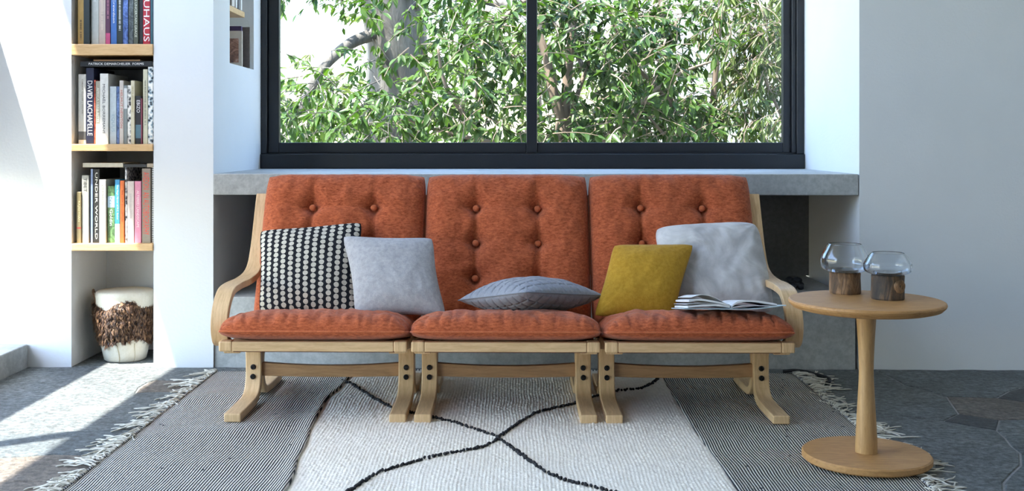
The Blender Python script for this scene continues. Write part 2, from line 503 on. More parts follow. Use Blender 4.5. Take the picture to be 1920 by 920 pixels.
def book(x0, x1, z, h, c, label, style='plain', text=None, tc=(.9, .9, .88), yf=.02, depth=.24, tw=.55, ta=.6, tz=.5, extra=None, group=None, lean=0):
    t = x1 - x0; g = .0006
    r = empty('book', ((x0 + x1) / 2, yf, z)); r.rotation_euler = (0, R(lean), 0)
    cm = cover_mat(c, style); b = t / 2 - g; bt = min(.003, t * .15)
    m = MB(); m.box(-b, b, 0, bt, 0, h); m.box(-b, -b + bt, bt, depth, 0, h); m.box(b - bt, b, bt, depth, 0, h)
    m.build('cover', cm, r, bevel=.001, seg=1)
    m = MB(); m.box(-b + bt, b - bt, bt, depth - .004, .003, h - .004); m.build('pages', PAPER, r)
    if text == '~':                                     # print too small to read: a row of fine marks
        q = random.Random(int(h * 1e5) + int(x0 * 1e5)); m = MB(); z_ = h * (tz + ta / 2)
        while z_ > h * (tz - ta / 2):
            d_ = q.uniform(.0015, .0035); w_ = t * tw * q.uniform(.35, .5)
            if q.random() < .85: m.box(-w_, w_, -.0005, .0008, z_ - d_ * .55, z_)
            z_ -= d_
        m.build('lettering', ink(tc), r)
    elif text: text_part(text, .01, ink(tc), r, (0, -.0003, h * tz), True, t * tw, along=h * ta)
    for (zz0, zz1, cc) in (extra or []):
        m = MB(); m.box(-b * .98, b * .98, -.0006, .001, h * zz0, h * zz1); m.build('spine_band', cover_mat(cc), r)
    tag(r, label, 'book', group)
    return r


def flat_book(x0, x1, z, th, c, label, text=None, yf=.02, depth=.22, group=None, tc=(.9, .9, .88)):
    r = empty('book', ((x0 + x1) / 2, yf, z)); b = (x1 - x0) / 2; bt = min(.003, th * .2)
    m = MB(); m.box(-b, b, 0, bt, 0, th); m.box(-b, b, bt, depth, 0, bt); m.box(-b, b, bt, depth, th - bt, th)
    m.build('cover', cover_mat(c), r, bevel=.001, seg=1)
    m = MB(); m.box(-b + .003, b - .003, bt, depth - .004, bt, th - bt); m.build('pages', PAPER, r)
    if text: text_part(text, .01, ink(tc), r, (0, -.0003, th / 2), False, th * .42, along=(x1 - x0) * .76)
    tag(r, label, 'book', group)
    return r


def bx(px): return -1.804 + (px - 145) * .002213          # photo column on the niche plane, in metres


def bh(z, py): return .93 - (py - 265) * .002192 - z         # height of a book above its shelf


GA, GB, GC = 'books on the upper niche shelf', 'books on the middle niche shelf', 'books on the lower niche shelf'
Z3, Z2, Z1 = .508, .917, 1.328
top = [
    (145, 157, .30, (.45, .27, .07), 'mustard gold book, leftmost on the upper niche shelf', 'plain', '~', (.08, .05, .03), .35, .28, .2, None),
    (157, 169, .31, (.02, .03, .03), 'thick blackish green book right of the mustard gold book', 'plain', None, None, .5, .5, .5, None),
    (169, 184, .32, (.52, .53, .49), 'thick pale grey book on the upper niche shelf', 'plain', '~', (.75, .75, .72), .4, .3, .7, None),
    (184, 197, .31, (.55, .45, .38), 'beige pink cloth book beside the pale grey book', 'plain', '~', (.72, .6, .5), .4, .6, .5, None),
    (197, 206, .30, (.10, .03, .07), 'dark maroon book with a pink foot band', 'plain', '~', (.5, .2, .25), .4, .5, .6, [(0, .16, (.55, .08, .2))]),
    (206, 218, .31, (.06, .17, .48), 'bright blue book with white lettering on the upper shelf', 'plain', 'Gregory Crewdson', (.9, .9, .9), .42, .62, .6, None),
    (218, 230, .30, (.02, .03, .025), 'black book with small white lettering between two blue books', 'plain', '~', (.8, .82, .78), .35, .5, .45, None),
    (230, 240, .29, (.05, .10, .28), 'dark blue photo book with mottled spine', 'photo', None, None, .5, .5, .5, None),
    (240, 250, .31, (.05, .06, .06), 'mottled charcoal book left of the olive grey one', 'photo', None, None, .5, .5, .5, None),
    (250, 259, .31, (.10, .11, .075), 'olive grey book with pale capital lettering', 'plain', 'SALGADO AN UNCERTAIN GRACE', (.75, .76, .62), .45, .8, .5, None),
    (259, 267, .26, (.015, .012, .015), 'black book tucked left of the red book', 'plain', None, None, .5, .5, .5, None),
    (267, 281, .33, (.50, .02, .035), 'red book with large white capitals down the spine', 'plain', 'BAUHAUS', (.92, .9, .88), .78, .72, .40, None),
    (282, 287, .31, (.03, .10, .12), 'thin teal black book at the right end of the upper shelf', 'plain', None, None, .5, .5, .5, None),
]
for a, b, h, c, lab, st, tx, tc, tw, ta, tz, ex in top:
    book(bx(a), bx(b), Z1, h, c, lab, st, tx, tc or (1, 1, 1), tw=tw, ta=ta, tz=tz, extra=ex, group=GA, yf=rnd.uniform(.015, .03))
mid = [
    (145, 160, 139, (.66, .63, .56), 'beige book with thin brown lettering, leftmost on the middle shelf', 'plain', 'CHUCK CLOSE | WORK', (.25, .2, .15), .22, .5, .68, [(.06, .18, (.1, .1, .1))]),
    (160, 175, 127, (.014, .018, .05), 'tall navy book with large white capitals down the spine', 'plain', 'DAVID LACHAPELLE', (.88, .88, .86), .62, .72, .47, None),
    (175, 178, 150, (.4, .06, .03), 'very thin red patterned book beside the navy book', 'photo', None, None, .5, .5, .5, None),
    (178, 187, 152, (.40, .37, .29), 'khaki grey book with a cream foot', 'plain', 'AFRICA HERB RITTS', (.8, .78, .7), .45, .55, .62, [(0, .32, (.72, .64, .48))]),
    (187, 203, 138, (.80, .79, .75), 'tall white book with black lettering, middle shelf', 'plain', 'MICHA\u00cbL BORREMANS', (.12, .12, .13), .36, .7, .5, None),
    (204, 217, 162, (.56, .63, .67), 'pale blue grey book on the middle shelf', 'plain', 'EQUUS', (.3, .42, .5), .5, .3, .36, None),
    (217, 223, 162, (.07, .12, .26), 'narrow dark blue photo book on the middle shelf', 'photo', None, None, .5, .5, .5, None),
    (223, 231, 151, (.66, .60, .55), 'cream book with dull red lettering', 'plain', 'HELMUT NEWTON', (.5, .12, .1), .5, .6, .55, None),
    (231, 238, 160, (.25, .28, .28), 'grey slim book with a white label', 'plain', None, None, .5, .5, .5, [(.6, .95, (.75, .75, .75))]),
    (238, 245, 160, (.3, .3, .3), 'black and white checkered book on the middle shelf', 'pattern', None, None, .5, .5, .5, None),
    (245, 252.5, 151, (.68, .62, .45), 'yellowish cream book left of the black book', 'plain', '~', (.45, .38, .2), .4, .4, .7, None),
    (253, 264, 180, (.02, .02, .025), 'short black book with bold white title near its top', 'plain', 'EBIZO', (.95, .95, .95), .55, .26, .78, [(.12, .4, (.1, .2, .25))]),
    (264.5, 267.5, 185, (.25, .05, .08), 'very thin dark red booklet next to the black book', 'plain', None, None, .5, .5, .5, None),
    (268, 277, 130, (.68, .65, .48), 'tall thin pale yellow book on the middle shelf', 'plain', '~', (.25, .25, .2), .4, .6, .55, None),
    (277, 286.5, 125, (.22, .32, .38), 'tall book with a colourful patterned spine', 'pattern', None, None, .5, .5, .5, None),
]
for a, b, py, c, lab, st, tx, tc, tw, ta, tz, ex in mid:
    book(bx(a), bx(b), Z2, bh(Z2, py), c, lab, st, tx, tc or (1, 1, 1), tw=tw, ta=ta, tz=tz, extra=ex, group=GB, yf=rnd.uniform(.015, .03))
low = [
    (144, 153, 361, (.26, .20, .09), 'small olive gold book, leftmost on the lower shelf', 'plain', 'RAJASTHAN', (.7, .6, .35), .45, .4, .62, [(.28, .31, (.4, .04, .03))]),
    (153, 166.5, 330, (.46, .45, .40), 'grey book with dark lettering at its head', 'plain', 'TIBET', (.12, .12, .12), .42, .2, .86, None),
    (169, 173.5, 318, (.28, .36, .55), 'thin lavender blue book on the lower shelf', 'plain', None, None, .5, .5, .5, None),
    (174, 186, 318, (.012, .012, .012), 'black book with chunky white capitals, lower shelf', 'plain', 'UNDER WORLD', (.86, .84, .74), .36, .9, .5, None),
    (186, 199, 338, (.66, .63, .55), 'cream book with faint grey lettering', 'plain', 'GRAPHIS BROCHURES', (.45, .45, .42), .35, .6, .62, None),
    (200, 214, 350, (.07, .16, .05), 'green photo book with a pale blue band', 'photo', 'Nan Goldin', (.85, .85, .8), .4, .5, .55, [(.62, .82, (.45, .62, .75))]),
    (214.5, 224, 338, (.05, .33, .62), 'bright blue book with a white foot', 'plain', 'The Magic Mirror of M.C. Escher', (.85, .88, .9), .4, .55, .64, [(0, .3, (.75, .76, .76))]),
    (225, 233, 340, (.72, .16, .035), 'bright orange book on the lower shelf', 'plain', 'WILLIAM EGGLESTON', (.3, .06, .02), .4, .5, .6, None),
    (233.5, 237.5, 315, (.3, .3, .34), 'tall thin black and white patterned book', 'pattern', None, None, .5, .5, .5, None),
    (238, 251, 341, (.70, .60, .57), 'pinkish white book beside the pink one', 'plain', '~', (.5, .45, .45), .25, .4, .6, None),
    (252, 264.5, 341, (.76, .28, .42), 'rose pink book with pale lettering', 'plain', 'ALTERED LANDSCAPE', (.9, .75, .78), .35, .6, .55, None),
    (266, 282, 317, (.30, .25, .20), 'tall taupe book with bold red lettering', 'plain', 'AVEDON  AN AUTOBIOGRAPHY', (.75, .08, .05), .72, .84, .53, None),
    (283, 287, 315, (.4, .4, .4), 'thin black and white striped book at the right end', 'stripes', None, None, .5, .5, .5, None),
]
for a, b, py, c, lab, st, tx, tc, tw, ta, tz, ex in low:
    book(bx(a), bx(b), Z3, bh(Z3, py), c, lab, st, tx, tc or (1, 1, 1), tw=tw, ta=ta, tz=tz, extra=ex, group=GC, yf=rnd.uniform(.015, .03))
zt = Z2 + bh(Z2, 125) + .0005
flat_book(bx(150), bx(286), zt, .022, (.015, .016, .02), 'black book lying flat on top of the middle row', 'PATRICK DEMARCHELIER  FORMS', group=GB)
flat_book(bx(175), bx(263), zt + .0225, .006, (.30, .16, .07), 'thin brown booklet lying on the flat black book', group=GB)
zt = Z3 + bh(Z3, 315) + .0005
flat_book(bx(155), bx(231), zt, .018, (.64, .58, .45), 'cream book lying flat on top of the lower row', group=GC)
flat_book(bx(231.5), bx(275), zt, .013, (.03, .032, .035), 'black book lying flat beside the cream one', group=GC)
flat_book(bx(275.5), bx(287), zt, .016, (.45, .36, .26), 'tan book end lying flat at the right of the lower row', group=GC)

# small reveal niche beside the window: seen from the side
SX0 = XN1 + .05
r = empty('book', (-1.30, .60, 1.268)); m = MB(); m.box(-.10, .075, -.006, .006, 0, .19)
m.build('cover', m_fabric('grey_linen', (.24, .21, .19), (.17, .15, .135), 500, .95, 0), r, bevel=.001)
m = MB(); m.box(-.096, .07, .007, .02, .003, .187); m.build('pages', PAPER, r)
tag(r, 'grey linen bound book standing in the window reveal niche', 'book')
r = empty('picture_book', (-1.312, .525, 1.268)); m = MB(); m.box(-.07, .07, -.008, .008, 0, .165)
m.build('cover', cover_mat((.70, .62, .52)), r, bevel=.001)
m = MB(); m.box(-.06, .055, -.0095, -.0078, .02, .13); m.build('cover_picture', cover_mat((.22, .10, .06), 'photo'), r)
tag(r, 'white edged book with a dark cover picture in the reveal niche', 'book')
m = MB(); m.box(-.07, .065, -.012, .012, 0, .19)
tag(m.build('book', cover_mat((.05, .02, .10)), loc=(-1.318, .562, 1.268), bevel=.002), 'dark purple book behind the white edged one in the reveal niche', 'book')
for i, (y, t, c, lab) in enumerate(((.33, .035, (.03, .02, .03), 'dark book nearest the room on the short reveal shelf'), (.40, .05, (.72, .66, .62), 'pale pink book on the short reveal shelf'),
                                     (.46, .03, (.8, .8, .8), 'white book on the short reveal shelf'), (.51, .022, (.2, .2, .22), 'slim grey book on the short reveal shelf'),
                                     (.55, .03, (.78, .77, .74), 'off white book at the window end of the reveal shelf'))):
    m = MB(); m.box(-.07, .07, -t / 2, t / 2, 0, .2); r = m.build('book', cover_mat(c), loc=(-1.322, y, 1.5305), bevel=.002); tag(r, lab, 'book', 'books on the reveal shelf')

# ---------------------------------------------------------------- drum stool
HIDE = m_fabric('white_hide', (.80, .74, .63), (.70, .63, .50), 120, .8, 0)
TWINE = m_plain('brown_cord', (.12, .06, .03), .8)
st = empty('drum_stool', (-1.655, .165, 0))
DP = [(.078, 0), (.086, .006), (.092, .03), (.104, .09), (.116, .16), (.123, .22), (.124, .27), (.121, .289), (.112, .295), (.06, .298), (.001, .298)]
m = MB(); m.lathe(DP, 48, cap=False); m.f.append(tuple(range(47, -1, -1))); m.build('body', HIDE, st, smooth=True)


def drum_r(z):
    for (r0, z0), (r1, z1) in zip(DP, DP[1:]):
        if z0 <= z <= z1: return r0 + (r1 - r0) * (z - z0) / max(1e-6, z1 - z0)
    return .12


t = NT('brown_hair'); col = t.ramp(t.noise(t.coord(scale=(1, 1, .3)), 150, 2, .6), [(.38, (.014, .007, .005)), (.5, (.085, .036, .019)), (.64, (.36, .20, .10))])
HAIR = t.bsdf(col, .55)
hr = random.Random(5); m = MB()
for i in range(1700):
    a = hr.uniform(0, 2 * PI)
    ztop = .247 + .017 * math.sin(4 * a + .17) + .004 * math.sin(11 * a); zbot = .088 - .012 * math.sin(3 * a + 1.2) + .006 * math.sin(7 * a)
    z = zbot + (ztop - zbot) * hr.random() ** .85
    ln = hr.uniform(.02, .038); ta = a + hr.uniform(-.16, .16); tz = max(zbot - .014, z - ln * .9); tr = drum_r(max(.01, tz)) + hr.uniform(.005, .02)
    tip = Vector((tr * math.cos(ta), tr * math.sin(ta), tz))
    for k in range(11):
        a2 = a + hr.uniform(-.06, .06); z2 = z + hr.uniform(-.006, .006); r_ = drum_r(z2) + .0008; wd = hr.uniform(.0004, .0009)
        p0 = Vector((r_ * math.cos(a2), r_ * math.sin(a2), z2)); p1 = tip + Vector((hr.uniform(-1, 1), hr.uniform(-1, 1), hr.uniform(-1, 1))) * .0035
        s_ = Vector((-math.sin(a), math.cos(a), 0)) * wd; mid_ = (p0 + p1) / 2 + Vector((math.cos(a), math.sin(a), 0)) * .005
        b = len(m.v)
        m.v += [tuple(p0 - s_), tuple(p0 + s_), tuple(mid_ + s_), tuple(mid_ - s_), tuple(p1)]; m.f += [(b, b + 1, b + 2, b + 3), (b + 3, b + 2, b + 4)]
hb = MB(); rows = []
for j in range(9):
    for i in range(96):
        a = 2 * PI * i / 96
        zt_ = .243 + .017 * math.sin(4 * a + .17) + .004 * math.sin(11 * a); zb_ = .086 - .012 * math.sin(3 * a + 1.2) + .006 * math.sin(7 * a)
        z = zb_ + (zt_ - zb_) * j / 8; r_ = drum_r(z) + .0018; rows.append((r_ * math.cos(a), r_ * math.sin(a), z))
hb.quad_grid(rows, 96, 9, True); hb.build('hair_backing', HAIR, st, smooth=True)
m.build('hair_band', HAIR, st, kind='stuff')['label'] = 'brown hair band tied round the drum'
m = MB(); aa = R(215)
m.tube(smooth_path([(.124 * math.cos(aa), .124 * math.sin(aa), .25), (.128 * math.cos(aa - .05), .128 * math.sin(aa - .05), .275), (.132 * math.cos(aa - .12), .132 * math.sin(aa - .12), .297), (.128 * math.cos(aa - .2), .128 * math.sin(aa - .2), .303), (.124 * math.cos(aa - .15), .124 * math.sin(aa - .15), .292)]), .0035, 6)
m.build('cord_loop', TWINE, st, smooth=True)
for a, zt_ in ((R(272), .075), (R(312), .08)):
    m = MB(); m.tube([((drum_r(z) + .001) * math.cos(a + .03 * math.sin(z * 60)), (drum_r(z) + .001) * math.sin(a + .03 * math.sin(z * 60)), z) for z in [.002 + zt_ * k / 8 for k in range(9)]], .0016, 5)
    m.build('lacing', m_plain('pale_cord', (.55, .47, .33), .9), st)
tag(st, 'white hide drum stool wrapped in shaggy brown hair in the wall niche', 'stool')

# ---------------------------------------------------------------- three lounge chairs
def sgn_pow(x, p): return math.copysign(abs(x) ** p, x)


def cushion_mesh(a, b, Tf, Tb, frame, buttons=(), seed=0, wr=.0025, N=72, prof=4.0, pw=.55, k=.035, pleat=0.0):
    """closed pad: half sizes a (u) and b (v); bulge Tf towards +n and Tb towards -n; frame maps (u,v,n) to local space"""
    m = MB(); grid = {}

    def param(i):                       # denser near the rim
        t_ = -1 + 2 * i / N
        return math.sin(t_ * PI / 2) * .75 + t_ * .25

    def pos(i, j, side):
        s, t_ = param(i), param(j)
        u = a * s * (1 - k * abs(t_) ** 8); v = b * t_ * (1 - k * abs(s) ** 8)
        e = max(0, (1 - abs(s) ** prof)) * max(0, (1 - abs(t_) ** prof))
        h = e ** pw
        if side > 0:
            hh = Tf * h
            for (bu, bv) in buttons:
                du, dv = u - bu, v - bv; r2 = du * du + dv * dv
                hh -= Tf * .48 * math.exp(-r2 / .0010) + Tf * .22 * math.exp(-r2 / .006)
                # soft creases running between the buttons
                hh -= Tf * .20 * math.exp(-(du / .010) ** 2) * math.exp(-(dv / .10) ** 2)
                hh -= Tf * .10 * math.exp(-(dv / .012) ** 2) * math.exp(-(du / .09) ** 2)
            hh += wr * h * (nz(u * 14 + seed, v * 14, seed) + .6 * nz(u * 34, v * 22 + seed, 3))
            de = min(a - abs(u), b - abs(v)); ed = math.exp(-de / .05)
            al = v if (a - abs(u)) < (b - abs(v)) else u
            f_ = nz(al * 24 + seed * 3.1, seed, de * 3); hh -= h * ed * (pleat + .002) * max(0, .22 - abs(f_)) * 2.2
        else: hh = -Tb * h
        return frame(u, v, hh)
    for side in (1, -1):
        for j in range(N + 1):
            for i in range(N + 1):
                rim = i in (0, N) or j in (0, N)
                if side < 0 and rim: grid[(i, j, -1)] = grid[(i, j, 1)]; continue
                grid[(i, j, side)] = len(m.v); m.v.append(pos(i, j, side))
        for j in range(N):
            for i in range(N):
                q = (grid[(i, j, side)], grid[(i + 1, j, side)], grid[(i + 1, j + 1, side)], grid[(i, j + 1, side)])
                m.f.append(q if side > 0 else q[::-1])
    rim = [(i, 0) for i in range(N)] + [(N, j) for j in range(N)] + [(i, N) for i in range(N, 0, -1)] + [(0, j) for j in range(N, 0, -1)]
    path = [m.v[grid[(i, j, 1)]] for i, j in rim]
    return m, path


Y0 = -.606
FRONT_LEG = smooth_path([(-.935, .024), (-.80, .024), (-.70, .027), (-.652, .045), (-.628, .085), (-.622, .14), (-.630, .195), (-.662, .232), (-.73, .246), (-.94, .250)], 6)
REAR_LEG = smooth_path([(-.275, .024), (-.41, .024), (-.51, .027), (-.558, .045), (-.584, .085), (-.592, .14), (-.582, .175), (-.55, .195), (-.48, .192), (-.36, .170)], 6)
ARM = smooth_path([(-.255, .722), (-.300, .63), (-.352, .53), (-.405, .465), (-.48, .436), (-.60, .428), (-.74, .430), (-.835, .420), (-.895, .375), (-.915, .325), (-.900, .278), (-.865, .258)], 8)
BD = Vector((0, .430, .903)).normalized(); BN = Vector((0, -.903, .430)).normalized()
B0 = Vector((0, -.492, .225))
BL = .315


def back_frame(u, v, n): return tuple(Vector((u, 0, 0)) + B0 + BD * (v + BL) + BN * n)


SD = Vector((0, 1, -.165)).normalized(); SN = Vector((0, .165, 1)).normalized(); S0 = Vector((0, -1.0, .318))
SL = .255


def seat_frame(u, v, n): return tuple(Vector((u, 0, 0)) + S0 + SD * (v + SL) + SN * n)


def lounge_chair(x, label, seed, arm=0):
    r = empty('lounge_chair', (x, Y0, 0))
    off = lambda m: [setattr(m, 'v', [(p[0], p[1] - Y0, p[2]) for p in m.v]), m][1]
    for s in (-1, 1):
        for nm, path in (('front_leg', FRONT_LEG), ('rear_leg', REAR_LEG)):
            m = MB().strip(path, s * .271 - .0275, s * .271 + .0275, .028); o = off(m).build(nm, OAK_BENT, r, bevel=.004)
            if nm == 'front_leg':
                for zb in (.131, .098):
                    k = MB().lathe([(.0095, 0), (.0095, .004), (.0075, .0065), (.0045, .0065), (.004, .003), (.0005, .003)], 14, Matrix.Translation((s * .271, (-.6355 if zb > .12 else -.6405) - Y0, zb)) @ Matrix.Rotation(R(90), 4, 'X'), cap=False)
                    k.build('bolt', BOLT, o)
    m = MB(); n = 14                                                       # stretcher, waisted along its upper edge
    for i in range(n + 1):
        xx = -.245 + .49 * i / n; e = (2 * i / n - 1) ** 2
        m.v += [(xx, -.012, .096 - .004 * (1 - e)), (xx, .012, .096 - .004 * (1 - e)), (xx, .012, .133 + .010 * e), (xx, -.012, .133 + .010 * e)]
    for i in range(n):
        for k in range(4): m.f.append((4 * i + k, 4 * i + (k + 1) % 4, 4 * i + 4 + (k + 1) % 4, 4 * i + 4 + k))
    m.f += [(3, 2, 1, 0), tuple(4 * n + k for k in range(4))]
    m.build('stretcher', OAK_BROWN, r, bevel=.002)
    m = MB().box(-.262, .262, -.975, -.945, .249, .281); off(m).build('front_rail', OAK, r, bevel=.003)
    for s in (-1, 1):
        m = MB().box(min(s * .262, s * .305), max(s * .262, s * .305), -.976, -.935, .248, .282); off(m).build('rail_end', OAK_BENT, r, bevel=.005)
        mt = Matrix.Translation((s * .285, -.935, .262)) @ Matrix.Rotation(math.atan(-.165), 4, 'X')
        m = MB().box(-.013, .013, 0, .47, -.014, .014, mt); off(m).build('side_rail', OAK, r, bevel=.003)
        m = MB()
        pts = [B0 + BD * q - BN * .045 for q in (-.02, .2, .4, .55)]
        m.strip([(p.y, p.z) for p in pts], s * .285 - .013, s * .285 + .013, .024); off(m).build('back_post', OAK_BENT, r, bevel=.003)
    pb = B0 + BD * .53 - BN * .045
    m = MB().box(-.272, .272, pb.y - .01, pb.y + .01, pb.z - .02, pb.z + .02); off(m).build('back_rail', OAK, r, bevel=.003)
    mt = Matrix.Translation((0, -.955, .250)) @ Matrix.Rotation(math.atan(-.165), 4, 'X')
    m = MB().box(-.262, .262, 0, .47, -.006, 0, mt); off(m).build('seat_sling', RUST_DARK, r)
    pts = [B0 + BD * q - BN * .052 for q in (-.02, .2, .4, .55)]
    m = MB().strip([(p.y, p.z) for p in pts], -.272, .272, .004); off(m).build('back_sling', RUST_DARK, r)
    m, path = cushion_mesh(.312, SL, .072, .030, seat_frame, seed=seed, wr=.008, prof=5, pw=.40, k=.05, pleat=.045, N=100)
    o = off(m).build('seat_cushion', RUST, r, smooth=True)
    q = MB().tube([(p[0], p[1] - Y0, p[2]) for p in path] + [(path[0][0], path[0][1] - Y0, path[0][2])], .0035, 6); q.build('piping', RUST_BTN, o, smooth=True)
    btn = [(bu, bv) for bu in (-.117, .117) for bv in (.165, .025, -.115)]
    m, path = cushion_mesh(.309, BL, .078, .040, back_frame, btn, seed + 5, wr=.009, prof=6, pw=.45, k=.03, pleat=.016)
    pts_ = m.v[:]
    o = off(m).build('back_cushion', RUST, r, smooth=True)
    q = MB().tube([(p[0], p[1] - Y0, p[2]) for p in path] + [(path[0][0], path[0][1] - Y0, path[0][2])], .003, 6); q.build('piping', RUST_BTN, o, smooth=True)
    for bu, bv in btn:
        best = min((p for p in pts_[:73 * 73]), key=lambda p: (p[0] - bu) ** 2 + (Vector(p) - Vector(back_frame(bu, bv, .05))).length_squared)
        nn = (Vector(best) - B0).dot(BN)
        c = Vector(back_frame(bu, bv, nn)); c.y -= Y0
        mt = Matrix.Translation(c) @ BN.to_track_quat('Z', 'Y').to_matrix().to_4x4()
        k = MB().lathe([(.0115, -.006), (.0125, .001), (.0105, .005), (.006, .0075), (.0005, .008)], 16, mt, cap=False); k.build('button', RUST_BTN, o, smooth=True)
    if arm:
        m = MB().strip(ARM, arm * .317 - .028, arm * .317 + .028, .024); off(m).build('armrest', OAK_BENT, r, bevel=.004)
    tag(r, label, 'chair', 'rust lounge chairs in a row')
    return r


lounge_chair(-.650, 'rust bentwood lounge chair with left armrest, holding the dotted cushion', 1, -1)
lounge_chair(-.026, 'armless rust bentwood lounge chair in the middle of the row', 12)
lounge_chair(.599, 'rust bentwood lounge chair with right armrest, beside the side table', 23, 1)


# ---------------------------------------------------------------- cushions
def pillow(corners, T, name, mat, label, seed=0, N=64, dent=.05, rnd_=.035, quilt=0, piping=None, wr=.004, pw=.55, prof=2.2):
    """TL, TR, BR, BL corners in world space, T half thickness"""
    tl, tr, br, bl = [Vector(c) for c in corners]; ctr = (tl + tr + br + bl) / 4
    base = Vector((ctr.x, ctr.y, min(c.z for c in (tl, tr, br, bl))))
    nrm = (tr - tl).cross(bl - tl).normalized() * -1
    m = MB(); grid = {}; m.uv = []

    def param(i):
        q = -1 + 2 * i / N; return math.sin(q * PI / 2) * .6 + q * .4
    for side in (1, -1):
        for j in range(N + 1):
            for i in range(N + 1):
                rim = i in (0, N) or j in (0, N)
                if side < 0 and rim: grid[(i, j, -1)] = grid[(i, j, 1)]; continue
                s, t_ = param(i), param(j)
                s2 = s * (1 - dent * (1 - t_ * t_) ** 1.5 * abs(s) ** 3); t2 = t_ * (1 - dent * (1 - s * s) ** 1.5 * abs(t_) ** 3)
                s2 *= 1 - rnd_ * abs(t_) ** 10; t2 *= 1 - rnd_ * abs(s) ** 10
                u, v = (s2 + 1) / 2, (t2 + 1) / 2
                p = (bl * (1 - u) + br * u) * (1 - v) + (tl * (1 - u) + tr * u) * v
                h = ((1 - abs(s) ** prof) * (1 - abs(t_) ** prof)); h = max(0, h) ** pw * T
                h *= 1 + .0 * side
                h += wr * (h / T) * (nz(s * 3 + seed, t_ * 3, side) + .5 * nz(s * 8 + seed, t_ * 7, side))
                # corner pull creases
                rc = min(math.hypot(abs(s) - 1, abs(t_) - 1), 1)
                h -= (h / T) * wr * .9 * math.exp(-rc * 3) * (1 + math.sin(math.atan2(abs(s) - 1.001, abs(t_) - 1.001) * 16 + seed))
                if quilt:
                    g = min(abs(math.sin((s) * quilt * PI / 2)), 1), min(abs(math.sin((t_) * quilt * PI / 2)), 1)
                    h += .0085 * (min(1, g[0] * 2.6) ** .7 * min(1, g[1] * 2.6) ** .7 - .8) * min(1, h / T * 3)
                grid[(i, j, side)] = len(m.v); m.v.append(tuple(p + nrm * h * side - base)); m.uv.append(((s + 1) / 2, (t_ + 1) / 2))
        for j in range(N):
            for i in range(N):
                q = (grid[(i, j, side)], grid[(i + 1, j, side)], grid[(i + 1, j + 1, side)], grid[(i, j + 1, side)])
                m.f.append(q if side > 0 else q[::-1])
    o = m.build(name, mat, loc=base, smooth=True)
    rim = [(i, 0) for i in range(N)] + [(N, j) for j in range(N)] + [(i, N) for i in range(N, 0, -1)] + [(0, j) for j in range(N, 0, -1)]
    path = [m.v[grid[(i, j, 1)]] for i, j in rim]; path.append(path[0])
    if piping: MB().tube(path, .0022, 6).build('seam', piping, o, smooth=True)
    tag(o, label, 'cushion', 'throw cushions')
    return o


t = NT('dotted_fabric'); uvn = t.n('TexCoord').outputs['UV']; sp = t.n('SeparateXYZ', {'Vector': uvn})
COLS, ROWS = 13.0, 17.0
gy = t.math('MULTIPLY', sp.outputs[1], ROWS); gx0 = t.math('MULTIPLY', sp.outputs[0], COLS)
row = t.math('FLOOR', gx0); odd = t.math('MODULO', row, 2.0)
gy2 = t.math('ADD', gy, t.math('MULTIPLY', odd, .5))
fx = t.math('SUBTRACT', t.math('FRACT', gx0), .5); fy = t.math('SUBTRACT', t.math('FRACT', gy2), .5)
jit = t.math('MULTIPLY', t.math('SUBTRACT', t.noise(t.coord('UV'), 40, 2), .5), .16)
dist = t.math('ADD', t.math('SQRT', t.math('ADD', t.math('MULTIPLY', t.math('MULTIPLY', fx, fx), 1.8), t.math('MULTIPLY', fy, fy))), jit)
dots = t.math('LESS_THAN', dist, .45)
weave = t.noise(t.coord(), 420, 2)
col = t.mix(dots, t.ramp(weave, [(.3, (.008, .009, .013)), (.7, (.028, .03, .038))]), t.ramp(weave, [(.3, (.42, .40, .35)), (.7, (.66, .63, .56))]))
DOTS = t.bsdf(col, .92, t.bump(t.math('ADD', dots, weave), .5, .002), Specular_IOR_Level=.1)
LGREY = m_fabric('light_grey_wool', (.44, .44, .465), (.29, .295, .32), 480, .95, .2, 1.0, .4)
MUST = m_fabric('mustard_linen', (.50, .29, .035), (.36, .195, .018), 520, .9, .15, 1.0, .4)
t = NT('grey_suede'); n = t.noise(t.coord(), 7, 5, .6, 1.2)
SUEDE = t.bsdf(t.ramp(n, [(.35, (.36, .355, .37)), (.5, (.47, .465, .48)), (.65, (.60, .60, .61))]), .9, t.bump(t.noise(t.coord(), 300, 2), .15, .002), Sheen_Weight=.4)
QUILT = m_fabric('quilted_grey_cotton', (.29, .31, .36), (.20, .215, .26), 500, .85, .2)
GREY_SEAM = m_plain('grey_seam', (.17, .18, .21), .9)

pillow([(-.936, -.47, .600), (-.556, -.47, .632), (-.558, -.635, .318), (-.902, -.635, .320)], .062, 'throw_cushion', DOTS,
       'black cushion covered in off white dots on the left chair', 1, dent=.035)
pillow([(-.613, -.585, .591), (-.289, -.585, .584), (-.229, -.765, .332), (-.541, -.765, .330)], .062, 'throw_cushion', LGREY,
       'plain light blue grey wool cushion leaning beside the dotted cushion', 2, dent=.06)
pillow([(.357, -.585, .560), (.643, -.585, .562), (.545, -.745, .325), (.274, -.745, .330)], .060, 'throw_cushion', MUST,
       'mustard yellow linen cushion leaning on the right chair', 3, dent=.03)
pillow([(.514, -.46, .612), (.894, -.46, .632), (.920, -.635, .325), (.560, -.635, .315)], .065, 'throw_cushion', SUEDE,
       'large pale grey suede cushion behind the mustard one', 4, dent=-.01, prof=3.6, wr=.007, pw=.5, rnd_=.06)
pillow([(-.20, -.71, .378), (.06, -.45, .362), (.325, -.685, .392), (.04, -.955, .440)], .064, 'throw_cushion', QUILT,
       'quilted slate grey cushion lying flat on the middle chair', 5, N=140, dent=.03, quilt=10, piping=GREY_SEAM, pw=.6)

